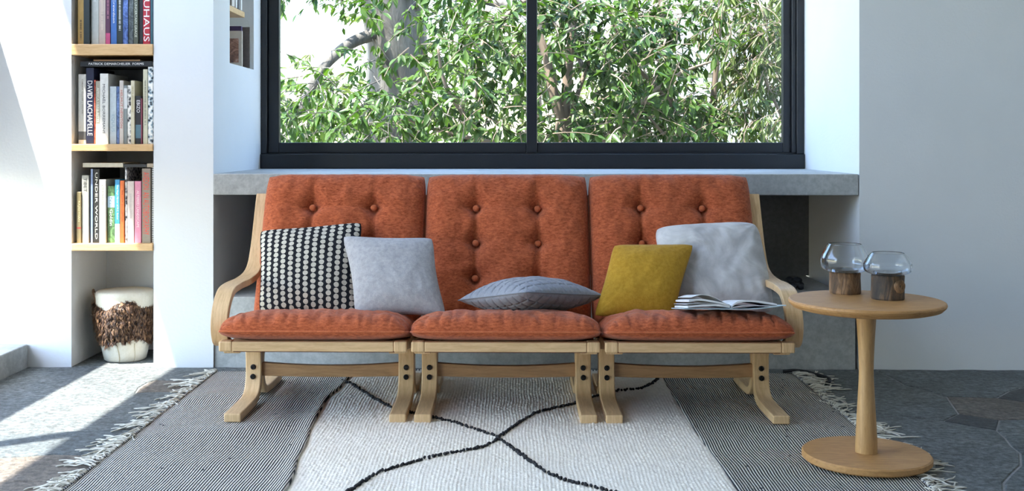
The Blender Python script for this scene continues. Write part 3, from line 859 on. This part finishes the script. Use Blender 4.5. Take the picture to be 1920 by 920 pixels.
# ---------------------------------------------------------------- open book on the right chair
ob = empty('open_book', (.690, -.885, .380), (R(-8), R(0.5), R(4)))
WHITE_P = m_plain('white_page', (.76, .77, .80), .7); BLUEC = m_plain('pale_blue_cover', (.50, .64, .72), .5)


def sheet(prof, y0, y1, th, name, mat, parent):
    m = MB(); n = len(prof)
    for (x, z) in prof: m.v += [(x, y0, z), (x, y1, z), (x, y1, z + th), (x, y0, z + th)]
    for i in range(n - 1):
        for k in range(4): m.f.append((4 * i + k, 4 * i + (k + 1) % 4, 4 * i + 4 + (k + 1) % 4, 4 * i + 4 + k))
    m.f += [(3, 2, 1, 0), tuple(4 * n - 4 + k for k in range(4))]
    return m.build(name, mat, parent, smooth=False)


def prof2(pts, n=8): return [(p.x, p.y) for p in smooth_path([(a, b) for a, b in pts], n)]


HB = .105
sheet(prof2([(-.150, -.003), (-.08, -.0035), (0, -.004)]), -HB, HB, .0028, 'cover', BLUEC, ob)
sheet(prof2([(0, -.004), (.08, -.0025), (.178, .008)]), -HB, HB, .0028, 'cover', BLUEC, ob)
sheet(prof2([(-.140, .001), (-.09, .006), (-.04, .006), (-.004, .001)]), -HB + .005, HB - .005, .006, 'page_block', WHITE_P, ob)
sheet(prof2([(-.136, .020), (-.10, .024), (-.05, .017), (-.004, .006)]), -HB + .005, HB - .005, .006, 'page_block', WHITE_P, ob)
sheet(prof2([(-.142, .012), (-.09, .016), (-.04, .012), (-.004, .004)]), -HB + .005, HB - .005, .0012, 'page', WHITE_P, ob)
pg = sheet(prof2([(-.128, .034), (-.095, .042), (-.055, .035), (-.02, .016), (-.002, .008)]), -HB + .005, HB - .005, .0012, 'page', WHITE_P, ob)
sheet(prof2([(-.085, .0430), (-.06, .0382), (-.035, .0262)]), -.03, .05, .0004, 'page_picture', m_plain('page_print', (.26, .31, .22), .7), pg)
sheet(prof2([(.002, .003), (.025, .017), (.07, .020), (.13, .012), (.150, .008)]), -HB + .005, HB - .005, .006, 'page_block', WHITE_P, ob)
sheet(prof2([(.002, .000), (.04, .007), (.09, .007), (.148, .005)]), -HB + .005, HB - .005, .002, 'page', WHITE_P, ob)
tag(ob, 'open book with white pages and pale blue cover on the right chair', 'book')

# ---------------------------------------------------------------- side table with two glass vessels
tb = empty('side_table', (1.015, -1.345, .014))
m = MB(); m.lathe([(.176, 0), (.180, .004), (.180, .017), (.176, .021), (.0005, .021)], 72, cap=False); m.f.append(tuple(range(71, -1, -1))); m.build('base_plate', OAK_TABLE, tb, bevel=0)
prof = [(.031, .020), (.0305, .05), (.027, .12), (.0225, .20), (.0205, .25), (.0215, .30), (.0245, .36), (.0285, .415), (.031, .432)]
m = MB(); m.lathe([(p.x, p.y) for p in smooth_path(prof, 5)], 40); m.build('column', OAK_COL, tb, smooth=True)
m = MB(); m.lathe([(.0005, .432), (.188, .432), (.206, .437), (.216, .447), (.218, .452), (.2165, .457), (.213, .459), (.0005, .459)], 96, cap=False); m.build('table_top', OAK_TABLE, tb)
tag(tb, 'round oak pedestal side table with turned column on the rug edge', 'table')
TOPZ = .014 + .459

t = NT('vessel_glass'); gb = t.n('BsdfGlass', {'Roughness': 0.0, 'IOR': 1.45, 'Color': (.97, .985, 1, 1)}); t.t.links.new(gb.outputs[0], t.out.inputs[0]); GLASS = t.m
t = NT('log_bark'); v = t.coord(scale=(1, 1, .35)); n = t.noise(v, 26, 6, .7, 1.2)
BARK_LOG = t.bsdf(t.ramp(n, [(.3, (.035, .022, .014)), (.46, (.13, .075, .04)), (.6, (.33, .19, .095)), (.72, (.45, .33, .21))]), .7, t.bump(n, .6, .006))
t = NT('log_bark_dark'); v = t.coord(scale=(1, 1, .35)); n = t.noise(v, 24, 6, .7, 1.2)
BARK_LOG2 = t.bsdf(t.ramp(n, [(.32, (.02, .018, .018)), (.5, (.07, .052, .04)), (.64, (.20, .12, .065)), (.74, (.38, .29, .2))]), .7, t.bump(n, .6, .006))


def vessel(x, y, lr, lh, gr, gh, mat, label, seed, knot=False):
    r = empty('glass_vessel', (x, y, TOPZ)); m = MB()
    jit = lambda a, z: 1 + .05 * nz(math.cos(a) * 1.6 + seed, math.sin(a) * 1.6, z * 12) + .02 * nz(math.cos(a) * 6, math.sin(a) * 6 + seed, z * 30)
    m.lathe([(lr * .0 + .0005, 0), (lr * .97, 0), (lr, .004), (lr, lh * .35), (lr * .98, lh * .7), (lr * .99, lh - .003), (lr * .96, lh), (.0005, lh)], 48, cap=False, jit=jit)
    lo = m.build('log_base', mat, r, smooth=False)
    if knot:
        k = MB().lathe([(.021, -.014), (.022, .0), (.018, .005), (.011, .006), (.008, .003), (.0005, .002)], 20, Matrix.Translation((lr * .47, -lr * .80, lh * .58)) @ Matrix.Rotation(R(90), 4, 'X') @ Matrix.Rotation(R(32), 4, 'Y'), cap=False, jit=lambda a, z: 1 + .18 * nz(math.cos(a) * 2, math.sin(a) * 2, 4))
        k.build('knot', BARK_LOG, lo, smooth=True)
    outer = [(.0005, 0), (lr * .80, 0), (gr * .80, .004), (gr * .97, gh * .20), (gr, gh * .42), (gr * .96, gh * .56), (gr * .80, gh * .84), (gr * .68, gh)]
    outer = [(p.x, p.y) for p in smooth_path(outer, 5)]
    th = .0035
    inner = [(max(.0005, a - th), max(b, 0) + (th + .004 if i < 7 else th * .25)) for i, (a, b) in enumerate(outer[:-1])]
    rim = [(gr * .68 - th * .2, gh + .0012), (gr * .68 - th * .8, gh + .001)]
    g = MB(); g.lathe(outer + rim + inner[::-1], 64, cap=False); g.build('glass_bowl', GLASS, r, loc=(0, 0, lh + .0005), smooth=True)
    tag(r, label, 'vase', 'glass bowls on log bases')


vessel(.995, -1.205, .0455, .064, .072, .083, BARK_LOG, 'taller glass bowl on a light brown log, at the back of the table', 1)
vessel(1.083, -1.325, .0465, .070, .068, .062, BARK_LOG2, 'lower glass bowl on a dark knotty log, at the front of the table', 4, True)

# ---------------------------------------------------------------- rug
rug = empty('rug', (-.03, -1.15, 0))
RX0, RX1, RYB, RYF = -1.196, 1.115, -.105, -2.35
LB, RB = -.63, .585


def lbound(y): return LB + .03 * math.sin(y * 3.1 + .6) + .016 * nz(y * 4, 2)
def rbound(y): return RB + .010 * math.sin(y * 2.3) + .006 * nz(y * 5, 9)


t = NT('striped_weave'); tc = t.n('TexCoord').outputs['Object']; sp = t.n('SeparateXYZ', {'Vector': tc})
wob = t.noise(t.coord(scale=(1.0, 1.2, 1)), 2.2, 1); wob2 = t.noise(t.coord(scale=(1, .5, 1)), 30, 2)
xx = t.math('ADD', sp.outputs[0], t.math('ADD', t.math('MULTIPLY', wob, .040), t.math('MULTIPLY', wob2, .0012)))
sn = t.math('SINE', t.math('MULTIPLY', xx, 2 * PI / .0082))
fib = t.noise(t.coord(), 500, 2)
slub = t.n('TexVoronoi', {'Vector': t.coord(scale=(1, 1, .01)), 'Scale': 13.0}).outputs['Distance']
k = t.math('ADD', sn, t.math('MULTIPLY', t.math('SUBTRACT', fib, .5), 1.4))
col = t.ramp(t.math('ADD', t.math('MULTIPLY', k, .25), .5), [(.40, (.035, .037, .045)), (.52, (.54, .51, .46)), (.75, (.74, .70, .63))])
col = t.mix(t.math('LESS_THAN', slub, .07), col, (.03, .03, .04))
STRIPE = t.bsdf(col, .95, t.bump(k, .6, .003), Specular_IOR_Level=.1)
t = NT('cream_pile'); n = t.noise(t.coord(), 60, 4, .7); n2 = t.noise(t.coord(), 5, 3)
col = t.ramp(n, [(.25, (.62, .57, .49)), (.5, (.82, .765, .675)), (.75, (.92, .865, .77))]); col = t.mix(.3, col, t.ramp(n2, [(.3, (.76, .70, .60)), (.7, (.92, .865, .77))]))
PILE = t.bsdf(col, .95, t.bump(t.noise(t.coord(), 300, 3), .5, .003), Specular_IOR_Level=.1, Sheen_Weight=.2)
YARN_BLACK = m_plain('black_yarn', (.016, .016, .02), .95)
YARN_CREAM = m_fabric('cream_yarn', (.74, .70, .62), (.60, .56, .48), 300, .95, .1)


def rug_band(name, xa, xb, nx, ny, zf, mat):
    m = MB(); ox, oy = rug.location.x, rug.location.y; pts = []
    for j in range(ny + 1):
        y = RYB + (RYF - RYB) * j / ny
        for i in range(nx + 1):
            a, b = xa(y), xb(y); x = a + (b - a) * i / nx
            pts.append((x - ox, y - oy, zf(x, y)))
    m.quad_grid(pts, nx + 1, ny + 1)
    b0 = len(m.v)                                                    # skirt down to the floor
    ring = [i for i in range(nx + 1)] + [(j + 1) * (nx + 1) - 1 for j in range(1, ny + 1)] + [ny * (nx + 1) + i for i in range(nx - 1, -1, -1)] + [j * (nx + 1) for j in range(ny - 1, 0, -1)]
    for i in ring: m.v.append((m.v[i][0], m.v[i][1], .0015))
    n = len(ring)
    for i in range(n): m.f.append((ring[i], ring[(i + 1) % n], b0 + (i + 1) % n, b0 + i))
    return m.build(name, mat, rug, smooth=True)


def z_stripe(x, y):
    e = min(1, (x - RX0) / .03, (RX1 - x) / .03); h = .0065 + .0035 * nz(x * 4, y * 4, 3) + .0015 * nz(x * 12, y * 9, 5)
    dl = abs(x - lbound(y)); h += .010 * math.exp(-(dl / .035) ** 2)
    dr = abs(x - rbound(y)); h += .004 * math.exp(-(dr / .03) ** 2)
    return max(.003, h * (.5 + .5 * max(0, e)))


def z_pile(x, y):
    rr = x / .0105 + .6 * nz(x * 6, y * 6, 1); ri = math.floor(rr); fx_ = rr - ri - .5
    ty = y / .016 + (ri % 2) * .5 + 1.1 * nz(ri * 1.7, y * 7, 4); fy_ = ty - math.floor(ty) - .5
    b = max(0, 1 - (fx_ / .52) ** 2) * max(0, 1 - (fy_ / .56) ** 2)
    e = min(1, (x - lbound(y)) / .02, (rbound(y) - x) / .02)
    return (.009 + .003 * nz(x * 5, y * 5, 6) + .0055 * b ** .6 * (.75 + .5 * nz(ri * 3.1, math.floor(ty) * 2.3, 2))) * (.7 + .3 * max(0, e))


rug_band('striped_band', lambda y: RX0, lbound, 50, 160, z_stripe, STRIPE)
rug_band('striped_band', rbound, lambda y: RX1, 50, 160, z_stripe, STRIPE)
rug_band('pile_field', lbound, rbound, 380, 520, z_pile, PILE)
m = MB(); m.box(lbound(-.1) - rug.location.x, rbound(-.1) - rug.location.x, RYB - rug.location.y, RYB + .045 - rug.location.y, .001, .007)
t = NT('striped_end'); wv = t.n('TexWave', {'Vector': t.coord(), 'Scale': 26.0, 'Distortion': 1.0}, bands_direction='X').outputs['Fac']
m.build('end_band', t.bsdf(t.ramp(wv, [(.4, (.03, .03, .04)), (.6, (.62, .61, .58))]), .95), rug)
LINES = [
    [(-.655, -.30), (-.608, -.38), (-.54, -.51), (-.477, -.633), (-.419, -.732), (-.35, -.81), (-.232, -.90), (-.163, -.971), (-.104, -1.04), (-.046, -1.12)],
    [(-.046, -1.12), (-.019, -1.039), (.031, -.91), (.085, -.797), (.224, -.662), (.298, -.551), (.377, -.47), (.481, -.42), (.547, -.283), (.56, -.22)],
    [(-.046, -1.14), (-.092, -1.222), (-.156, -1.272), (-.255, -1.355), (-.324, -1.434), (-.377, -1.509), (-.421, -1.629), (-.47, -1.78), (-.55, -2.0)],
    [(-.046, -1.133), (-.005, -1.233), (.046, -1.373), (.094, -1.491), (.14, -1.552), (.213, -1.619), (.30, -1.70), (.42, -1.85), (.55, -2.05)]]
lr_ = random.Random(3)
for L in LINES:
    m = MB(); P = smooth_path(L, 10); d = 0
    for a, b in zip(P, P[1:]):
        k = max(1, int((b - a).length / .0062))
        for i in range(k):
            p = a.lerp(b, i / k) + Vector((lr_.uniform(-.0035, .0035), lr_.uniform(-.003, .003)))
            z = z_pile(p.x, p.y) + .0015; rr = lr_.uniform(.0045, .0068); a_ = lr_.uniform(-.6, .6)
            dv = Vector((math.sin(a_), math.cos(a_), 0)) * rr * 1.1
            c = Vector((p.x - rug.location.x, p.y - rug.location.y, z))
            m.tube([c - dv, c - dv * .5 + Vector((0, 0, .002)), c + dv * .5 + Vector((0, 0, .002)), c + dv], [rr * .35, rr * .8, rr * .8, rr * .35], 6)
    m.build('pattern_line', YARN_BLACK, rug, smooth=True)


def tassel_mesh(seed):
    q = random.Random(seed); m = MB()
    for k in range(q.randint(4, 6)):
        ln = q.uniform(.07, .16); a = q.uniform(-.5, .5); pts = []; x = y = 0; y0 = q.uniform(-.012, .012)
        for i in range(8):
            pts.append((x, y + y0 * (1 - i / 9), max(.003, .006 - i * .0005 + q.uniform(0, .004) + .006 * math.sin(i * .8) * (k % 2))))
            x += ln / 7 * math.cos(a); y += ln / 7 * math.sin(a); a += q.uniform(-.6, .6)
        m.tube(smooth_path(pts, 2), [.0022] * 14 + [.0012], 5)
    me_o = m.build('tassel_source', YARN_CREAM, smooth=True); me = me_o.data; bpy.data.objects.remove(me_o); return me


TM = [tassel_mesh(s) for s in range(7)]
q = random.Random(8)
for side, xe in ((-1, RX0), (1, RX1)):
    y = RYB - .01
    while y > RYF:
        o = link('tassel', q.choice(TM), None, rug, (xe - side * .004 - rug.location.x, y - rug.location.y, 0), (0, 0, (PI if side < 0 else 0) + q.uniform(-.6, .6)))
        s_ = q.uniform(.45, 1.25); o.scale = (s_, 1, 1)
        y -= q.uniform(.022, .06)
    m = MB()                                                        # bound edge: little dark and pale stitches
    yy = RYB
    m.tube([(xe - rug.location.x, RYB - i * (RYB - RYF) / 120 - rug.location.y, .0045 + .001 * math.sin(i)) for i in range(121)], .0045, 6)
    t = NT('edge_binding'); wv = t.n('TexWave', {'Vector': t.coord(), 'Scale': 24.0}, bands_direction='Y').outputs['Fac']
    m.build('edge_binding', t.bsdf(t.ramp(wv, [(.45, (.02, .02, .03)), (.6, (.55, .54, .52))]), .95), rug, smooth=True)
tag(rug, 'cream pile rug with black diamond lines and fringed striped side bands', 'rug')

# black strap lying on the floor by the rug's far corner
m = MB(); m.tube(smooth_path([(1.079 - 1.15, -.081 + .12, .007), (1.12 - 1.15, -.085 + .12, .012), (1.16 - 1.15, -.105 + .12, .012), (1.195 - 1.15, -.141 + .12, .008), (1.225 - 1.15, -.20 + .12, .007), (1.215 - 1.15, -.26 + .12, .007), (1.195 - 1.15, -.29 + .12, .007)], 6), .0065, 8)
tag(m.build('cord', m_plain('black_cord', (.012, .012, .014), .7), loc=(1.15, -.12, .0), smooth=True), 'short black cord on the stone floor at the rug corner', 'cord')

# dark pebbles on the concrete bench
PEB = m_plain('dark_pebble', (.035, .042, .055), .55); q = random.Random(21); pm = []
for s in range(4):
    bm = bmesh.new(); bmesh.ops.create_icosphere(bm, subdivisions=2, radius=1)
    for v in bm.verts: v.co *= 1 + .22 * nz(v.co.x * 1.3 + s * 5, v.co.y * 1.3, v.co.z * 1.3)
    me = bpy.data.meshes.new('pebble'); bm.to_mesh(me); bm.free(); me.materials.append(PEB)
    for p in me.polygons: p.use_smooth = True
    pm.append(me)
placed = []
while len(placed) < 16:
    x, y, r_ = q.uniform(1.08, 1.27), q.uniform(.26, .52), q.uniform(.016, .026)
    if any(math.hypot(x - a, y - b) < r_ + c for a, b, c in placed): continue
    placed.append((x, y, r_))
    o = link('pebble', pm[len(placed) % 4], None, None, (x, y, .288 + r_ * .66), (0, 0, q.uniform(0, 6))); o.scale = (r_, r_ * .85, r_ * .72)
    tag(o, 'dark blue black pebble heaped on the concrete bench in the corner', 'pebble', 'pebbles on the bench')

# ---------------------------------------------------------------- outside the window
m = MB(); m.box(-40, 40, -40, 60, -1.7, -1.5); t = NT('garden_soil'); n = t.noise(t.coord(), 1.5, 6, .7)
tag(m.build('ground', t.bsdf(t.ramp(n, [(.3, (.16, .15, .12)), (.6, (.26, .25, .2)), (.8, (.16, .2, .08))]), .95)), kind='structure')


def m_leaf(name, c1, c2):
    t = NT(name); oi = t.noise(t.coord(), 2.3, 3); f = t.noise(t.coord(), 14, 2)
    k = t.math('ADD', t.math('MULTIPLY', oi, .6), t.math('MULTIPLY', f, .4))
    col = t.ramp(k, [(.36, c1), (.66, c2)])
    d = t.n('BsdfPrincipled', {'Base Color': col, 'Roughness': .42, 'Specular IOR Level': .28}); tr = t.n('BsdfTranslucent', {'Color': t.mix(1.0, col, (1.5, 1.7, .6), 'MULTIPLY')})
    mx = t.n('MixShader', {'Fac': .28, 1: d.outputs[0], 2: tr.outputs[0]}); t.t.links.new(mx.outputs[0], t.out.inputs[0]); return t.m


LEAF_A = m_leaf('leaf_deep_green', (.014, .042, .007), (.062, .112, .014))
LEAF_B = m_leaf('leaf_mid_green', (.020, .056, .009), (.085, .145, .02))
LEAF_C = m_leaf('leaf_olive', (.028, .052, .012), (.105, .135, .03))
t = NT('grey_bark'); v = t.coord(scale=(1, 1, .22)); n = t.noise(v, 9, 7, .7, .6)
BARK = t.bsdf(t.ramp(n, [(.3, (.03, .026, .022)), (.5, (.10, .09, .078)), (.75, (.20, .185, .16))]), .9, t.bump(n, .9, .03))
BARK2 = m_plain('brown_bark', (.20, .15, .11), .9)

CAMP = Vector((0, -4.585, .93))


def seen(p):
    d = p - CAMP
    if d.y < 1: return False
    x, z = d.x / d.y * 5.49, .93 + d.z / d.y * 5.49
    return -1.15 < x < 1.31 and .92 < z < 1.62


def leaf_shape(m, M_, L, W):
    b = len(m.v)
    for x, y, z in ((0, 0, 0), (.33, .5, .06), (.33, -.5, .06), (.68, .36, .03), (.68, -.36, .03), (1, 0, -.06), (.34, 0, -.03), (.68, 0, -.05)):
        m.v.append(tuple(M_ @ Vector((x * L, y * W, z * L))))
    m.f += [(b, b + 6, b + 1), (b, b + 2, b + 6), (b + 1, b + 6, b + 7, b + 3), (b + 6, b + 2, b + 4, b + 7), (b + 3, b + 7, b + 5), (b + 7, b + 4, b + 5)]


LEAFMESH = {}
# open gaps in the greenery: centre and radii in metres
VOIDS = [(-1.42, 3.2, 1.66, .42, 1.3, .27), (-1.9, 4.2, 1.75, .5, 1.6, .3), (-.86, 3.3, 1.75, .17, 1.2, .42), (1.34, 3.2, 1.38, .15, 1.0, .20), (.66, 3.0, 1.28, .11, .9, .14)]


def tree(name, label, base, trunk, branches, clusters, leafmat, barkmat, L=.095, W=.034, seed=0, nleaf=9, group='trees behind the window', maxpart=300, droop=.5):
    """trunk: list of tubes (points, radii); clusters: (centre, spread, twigs)"""
    r = empty(name, base); q = random.Random(seed); B = Vector(base)
    for i, (pts, rad) in enumerate(trunk):
        P = smooth_path([Vector(p) - B for p in pts], 6)
        rr = [rad[0] + (rad[1] - rad[0]) * k / (len(P) - 1) for k in range(len(P))]
        mm = MB(); mm.tube(P, rr, 18 if rad[0] > .1 else 8)
        if rad[0] > .1: mm.v = [(x * (1 + .0), y, z) for x, y, z in mm.v]; mm.v = [tuple(Vector(v) + Vector((nz(v[0] * 6, v[1] * 6, v[2] * 1.2), nz(v[0] * 6 + 9, v[1] * 6, v[2] * 1.2), 0)) * rad[0] * .3) for v in mm.v]
        mm.build('trunk' if i == 0 else 'stem', barkmat, r, smooth=True)
    bm_ = MB()
    for pts, rad in branches:
        mm = MB(); P = smooth_path([Vector(p) - B for p in pts], 6); mm.tube(P, [rad[0] + (rad[1] - rad[0]) * k / (len(P) - 1) for k in range(len(P))], 7)
        mm.build('branch', barkmat, r, smooth=True)
    twigs = MB(); leaves = []
    for c, sp_, cnt in clusters:
        c = Vector(c)
        for _ in range(int(cnt * 1.9)):
            p = c + Vector((q.gauss(0, sp_[0]), q.gauss(0, sp_[1]), q.gauss(0, sp_[2])))
            if any(((p.x - v[0]) / v[3]) ** 2 + ((p.y - v[1]) / v[4]) ** 2 + ((p.z - v[2]) / v[5]) ** 2 < 1 for v in VOIDS) and q.random() < .93: continue
            d = Vector((q.uniform(-1, 1), q.uniform(-1, .6), q.uniform(-.8, .5))).normalized(); P = [p]
            for k in range(4): P.append(P[-1] + d * .07); d = (d + Vector((q.uniform(-.3, .3), q.uniform(-.3, .3), -.18 * droop))).normalized()
            twigs.tube([v - B for v in P], [.004, .0035, .003, .0025, .0015], 4, cap=False)
            for k in range(nleaf):
                f = q.uniform(.15, 1); i = min(3, int(f * 4)); pp = P[i].lerp(P[i + 1], f * 4 - i)
                dirv = (d + Vector((q.uniform(-1, 1), q.uniform(-1, 1), q.uniform(-1, .35) - .25 * droop)) * .95).normalized()
                up = Vector((q.uniform(-.6, .6), q.uniform(-.8, .3), 1)).normalized()
                y_ = up.cross(dirv).normalized(); z_ = dirv.cross(y_)
                s_ = q.uniform(.65, 1.2)
                M_ = Matrix.Translation(pp) @ Matrix((dirv, y_, z_)).transposed().to_4x4() @ Matrix.Scale(s_, 4)
                leaves.append(M_)
    twigs.build('twigs', barkmat, r, kind='stuff')
    near = sorted((i for i, M_ in enumerate(leaves) if seen(M_.translation)), key=lambda i: leaves[i].translation.y)[:maxpart]
    key = (L, W, leafmat.name)
    if key not in LEAFMESH:
        mm = MB(); leaf_shape(mm, Matrix.Identity(4), L, W); o = mm.build('leaf_source', leafmat, smooth=True); LEAFMESH[key] = o.data; bpy.data.objects.remove(o)
    ns = set(near); rest = MB()
    for i, M_ in enumerate(leaves):
        if i in ns:
            o = link('leaf', LEAFMESH[key], None, r); o.matrix_local = Matrix.Translation(-B) @ M_
        else: leaf_shape(rest, Matrix.Translation(-B) @ M_, L, W)
    rest.build('foliage', leafmat, r, smooth=True, kind='stuff')
    tag(r, label, 'tree', group)
    return r


tree('old_tree', 'old tree with a thick grey trunk behind the left pane', (-1.0, 4.3, -1.5),
     [([(-1.0, 4.3, -1.5), (-.95, 4.3, .4), (-.93, 4.3, 1.2), (-1.0, 4.3, 2.4), (-1.1, 4.4, 4.5)], (.27, .20))],
     [([(-1.05, 4.2, 1.78), (-1.25, 4.0, 1.68), (-1.45, 3.8, 1.45), (-1.6, 3.7, 1.1)], (.055, .03)),
      ([(-1.05, 4.25, 2.0), (-1.5, 3.9, 2.3), (-2.1, 3.6, 2.2)], (.06, .02)), ([(-1.0, 4.2, 2.1), (-.3, 3.8, 2.0), (.3, 3.4, 1.75), (.5, 3.2, 1.4)], (.05, .015))],
     [((-1.55, 2.9, 1.15), (.42, .4, .20), 52), ((-2.1, 3.3, 1.1), (.30, .4, .16), 34), ((-1.0, 2.7, 1.08), (.38, .35, .13), 46), ((-1.35, 3.4, 2.05), (.50, .4, .16), 60),
      ((-.5, 3.6, 1.9), (.40, .4, .18), 56), ((-.45, 3.3, 1.35), (.32, .4, .25), 58), ((-1.5, 3.3, 1.5), (.28, .3, .14), 18)],
     LEAF_B, BARK, seed=2, L=.088, W=.034)
tree('slender_tree', 'slender forked tree just right of the window mullion', (.33, 3.0, -1.5),
     [([(.33, 3.0, -1.5), (.33, 3.0, .5), (.34, 3.0, 1.08)], (.07, .055)),
      ([(.34, 3.0, 1.05), (.27, 2.98, 1.25), (.22, 3.0, 1.5), (.10, 3.0, 1.9), (.02, 3, 2.5)], (.038, .02)), ([(.34, 3.0, 1.05), (.36, 3.02, 1.3), (.40, 3.0, 1.7), (.48, 3, 2.5)], (.04, .022)),
      ([(.36, 3.0, 1.0), (.45, 3.0, 1.3), (.60, 3.1, 1.7)], (.02, .012))],
     [([(-.1, 3.0, .7), (-.3, 2.9, 1.05), (-.45, 2.8, 1.3), (-.5, 2.8, 1.55)], (.022, .008)), ([(-.05, 2.9, .9), (-.5, 2.8, 1.0), (-.8, 2.7, 1.12)], (.018, .008)), ([(.1, 3, 1.9), (-.2, 2.9, 1.6), (-.25, 2.8, 1.2)], (.018, .007)),
      ([(.5, 2.9, .8), (.75, 2.8, 1.1), (1.05, 2.8, 1.35), (1.3, 2.8, 1.45)], (.02, .007)), ([(.6, 2.9, .8), (.85, 2.8, 1.15), (1.0, 2.8, 1.6)], (.016, .007))],
     [((-.25, 2.8, 1.15), (.33, .4, .2), 60), ((-.1, 3.0, 1.7), (.35, .4, .2), 60), ((.55, 2.9, 1.75), (.35, .35, .15), 62), ((.75, 2.7, 1.32), (.22, .35, .18), 44), ((.55, 2.9, 1.03), (.26, .3, .08), 26)],
     LEAF_A, BARK2, seed=7, L=.088, W=.036)
tree('evergreen_shrub', 'dense evergreen shrub filling the right pane', (1.25, 3.4, -1.5),
     [([(1.25, 3.4, -1.5), (1.2, 3.4, .6), (1.1, 3.3, 1.3), (1.0, 3.2, 2.2)], (.05, .02)), ([(1.25, 3.4, .2), (1.4, 3.3, 1.2), (1.45, 3.2, 2.2)], (.035, .015))],
     [([(1.15, 3.3, .9), (1.5, 3.2, 1.3), (1.7, 3.2, 1.6)], (.018, .006)), ([(1.1, 3.3, 1.2), (.8, 3.1, 1.5), (.6, 3, 1.9)], (.018, .006)), ([(1.2, 3.3, .8), (.95, 3.0, 1.05), (.8, 2.9, 1.2)], (.014, .006))],
     [((1.05, 3.2, 1.15), (.30, .35, .17), 66), ((1.15, 3.3, 1.85), (.42, .35, .16), 80), ((1.35, 3.2, 1.05), (.32, .3, .10), 48), ((.95, 3.4, 1.5), (.18, .3, .14), 24)],
     LEAF_A, BARK2, seed=13, L=.082, W=.031)
tree('bamboo_leaved_tree', 'narrow leaved olive green tree by the right window stile', (1.85, 3.0, -1.5),
     [([(1.85, 3.0, -1.5), (1.85, 3.0, .8), (1.8, 3.0, 2.6)], (.04, .015))],
     [([(1.85, 3.0, 1.0), (1.65, 2.9, 1.4), (1.55, 2.8, 1.7)], (.012, .005))],
     [((1.78, 2.9, 1.2), (.20, .3, .22), 70), ((1.72, 2.9, 1.7), (.24, .3, .18), 66), ((1.62, 2.8, 1.45), (.12, .2, .12), 18)],
     LEAF_C, BARK2, seed=17, L=.085, W=.017, nleaf=12, droop=1.2)
tree('distant_tree', 'pale tree standing farther back behind both panes', (.2, 7.0, -1.5),
     [([(.2, 7.0, -1.5), (.2, 7.0, 1.0), (.3, 7.0, 3.0)], (.12, .06))], [],
     [((-.6, 6.8, 1.6), (.8, .5, .4), 90), ((.6, 7.0, 1.9), (.7, .5, .35), 80), ((1.4, 6.6, 1.2), (.5, .4, .2), 50), ((-2.2, 7, 1.25), (.6, .5, .2), 60)],
     LEAF_C, BARK2, seed=23, L=.13, W=.05, maxpart=0)
# pale tiled building across the garden
bd = empty('building', (3.4, 11.0, -1.5))
t = NT('pale_tiles'); br = t.n('TexBrick', {'Vector': t.coord(rot=(R(90), 0, 0)), 'Color1': (.74, .74, .66, 1), 'Color2': (.70, .70, .62, 1), 'Mortar': (.42, .42, .38, 1), 'Scale': 3.2, 'Mortar Size': .02}, offset=0.0)
TILE = t.bsdf(br.outputs[0], .5)
m = MB(); m.box(-1.9, 4, 0, 4, 0, 6.5); m.build('wall', TILE, bd)
m = MB(); m.box(-1.15, 2.5, -.45, 0, 3.35, 4.2); m.build('balcony', m_plain('grey_render', (.34, .36, .36), .8), bd)
m = MB(); m.box(-1.25, -.6, -.42, 0, 2.95, 3.28); m.build('air_conditioner', m_plain('unit_casing', (.72, .72, .69), .5), bd, bevel=.02)
m = MB(); m.tube([(-1.02, -.06, 0), (-1.02, -.06, 6.4)], .05, 10); m.build('drain_pipe', m_plain('pipe_white', (.72, .72, .7), .5), bd)
tag(bd, 'pale tiled building across the garden behind the right pane', 'building')
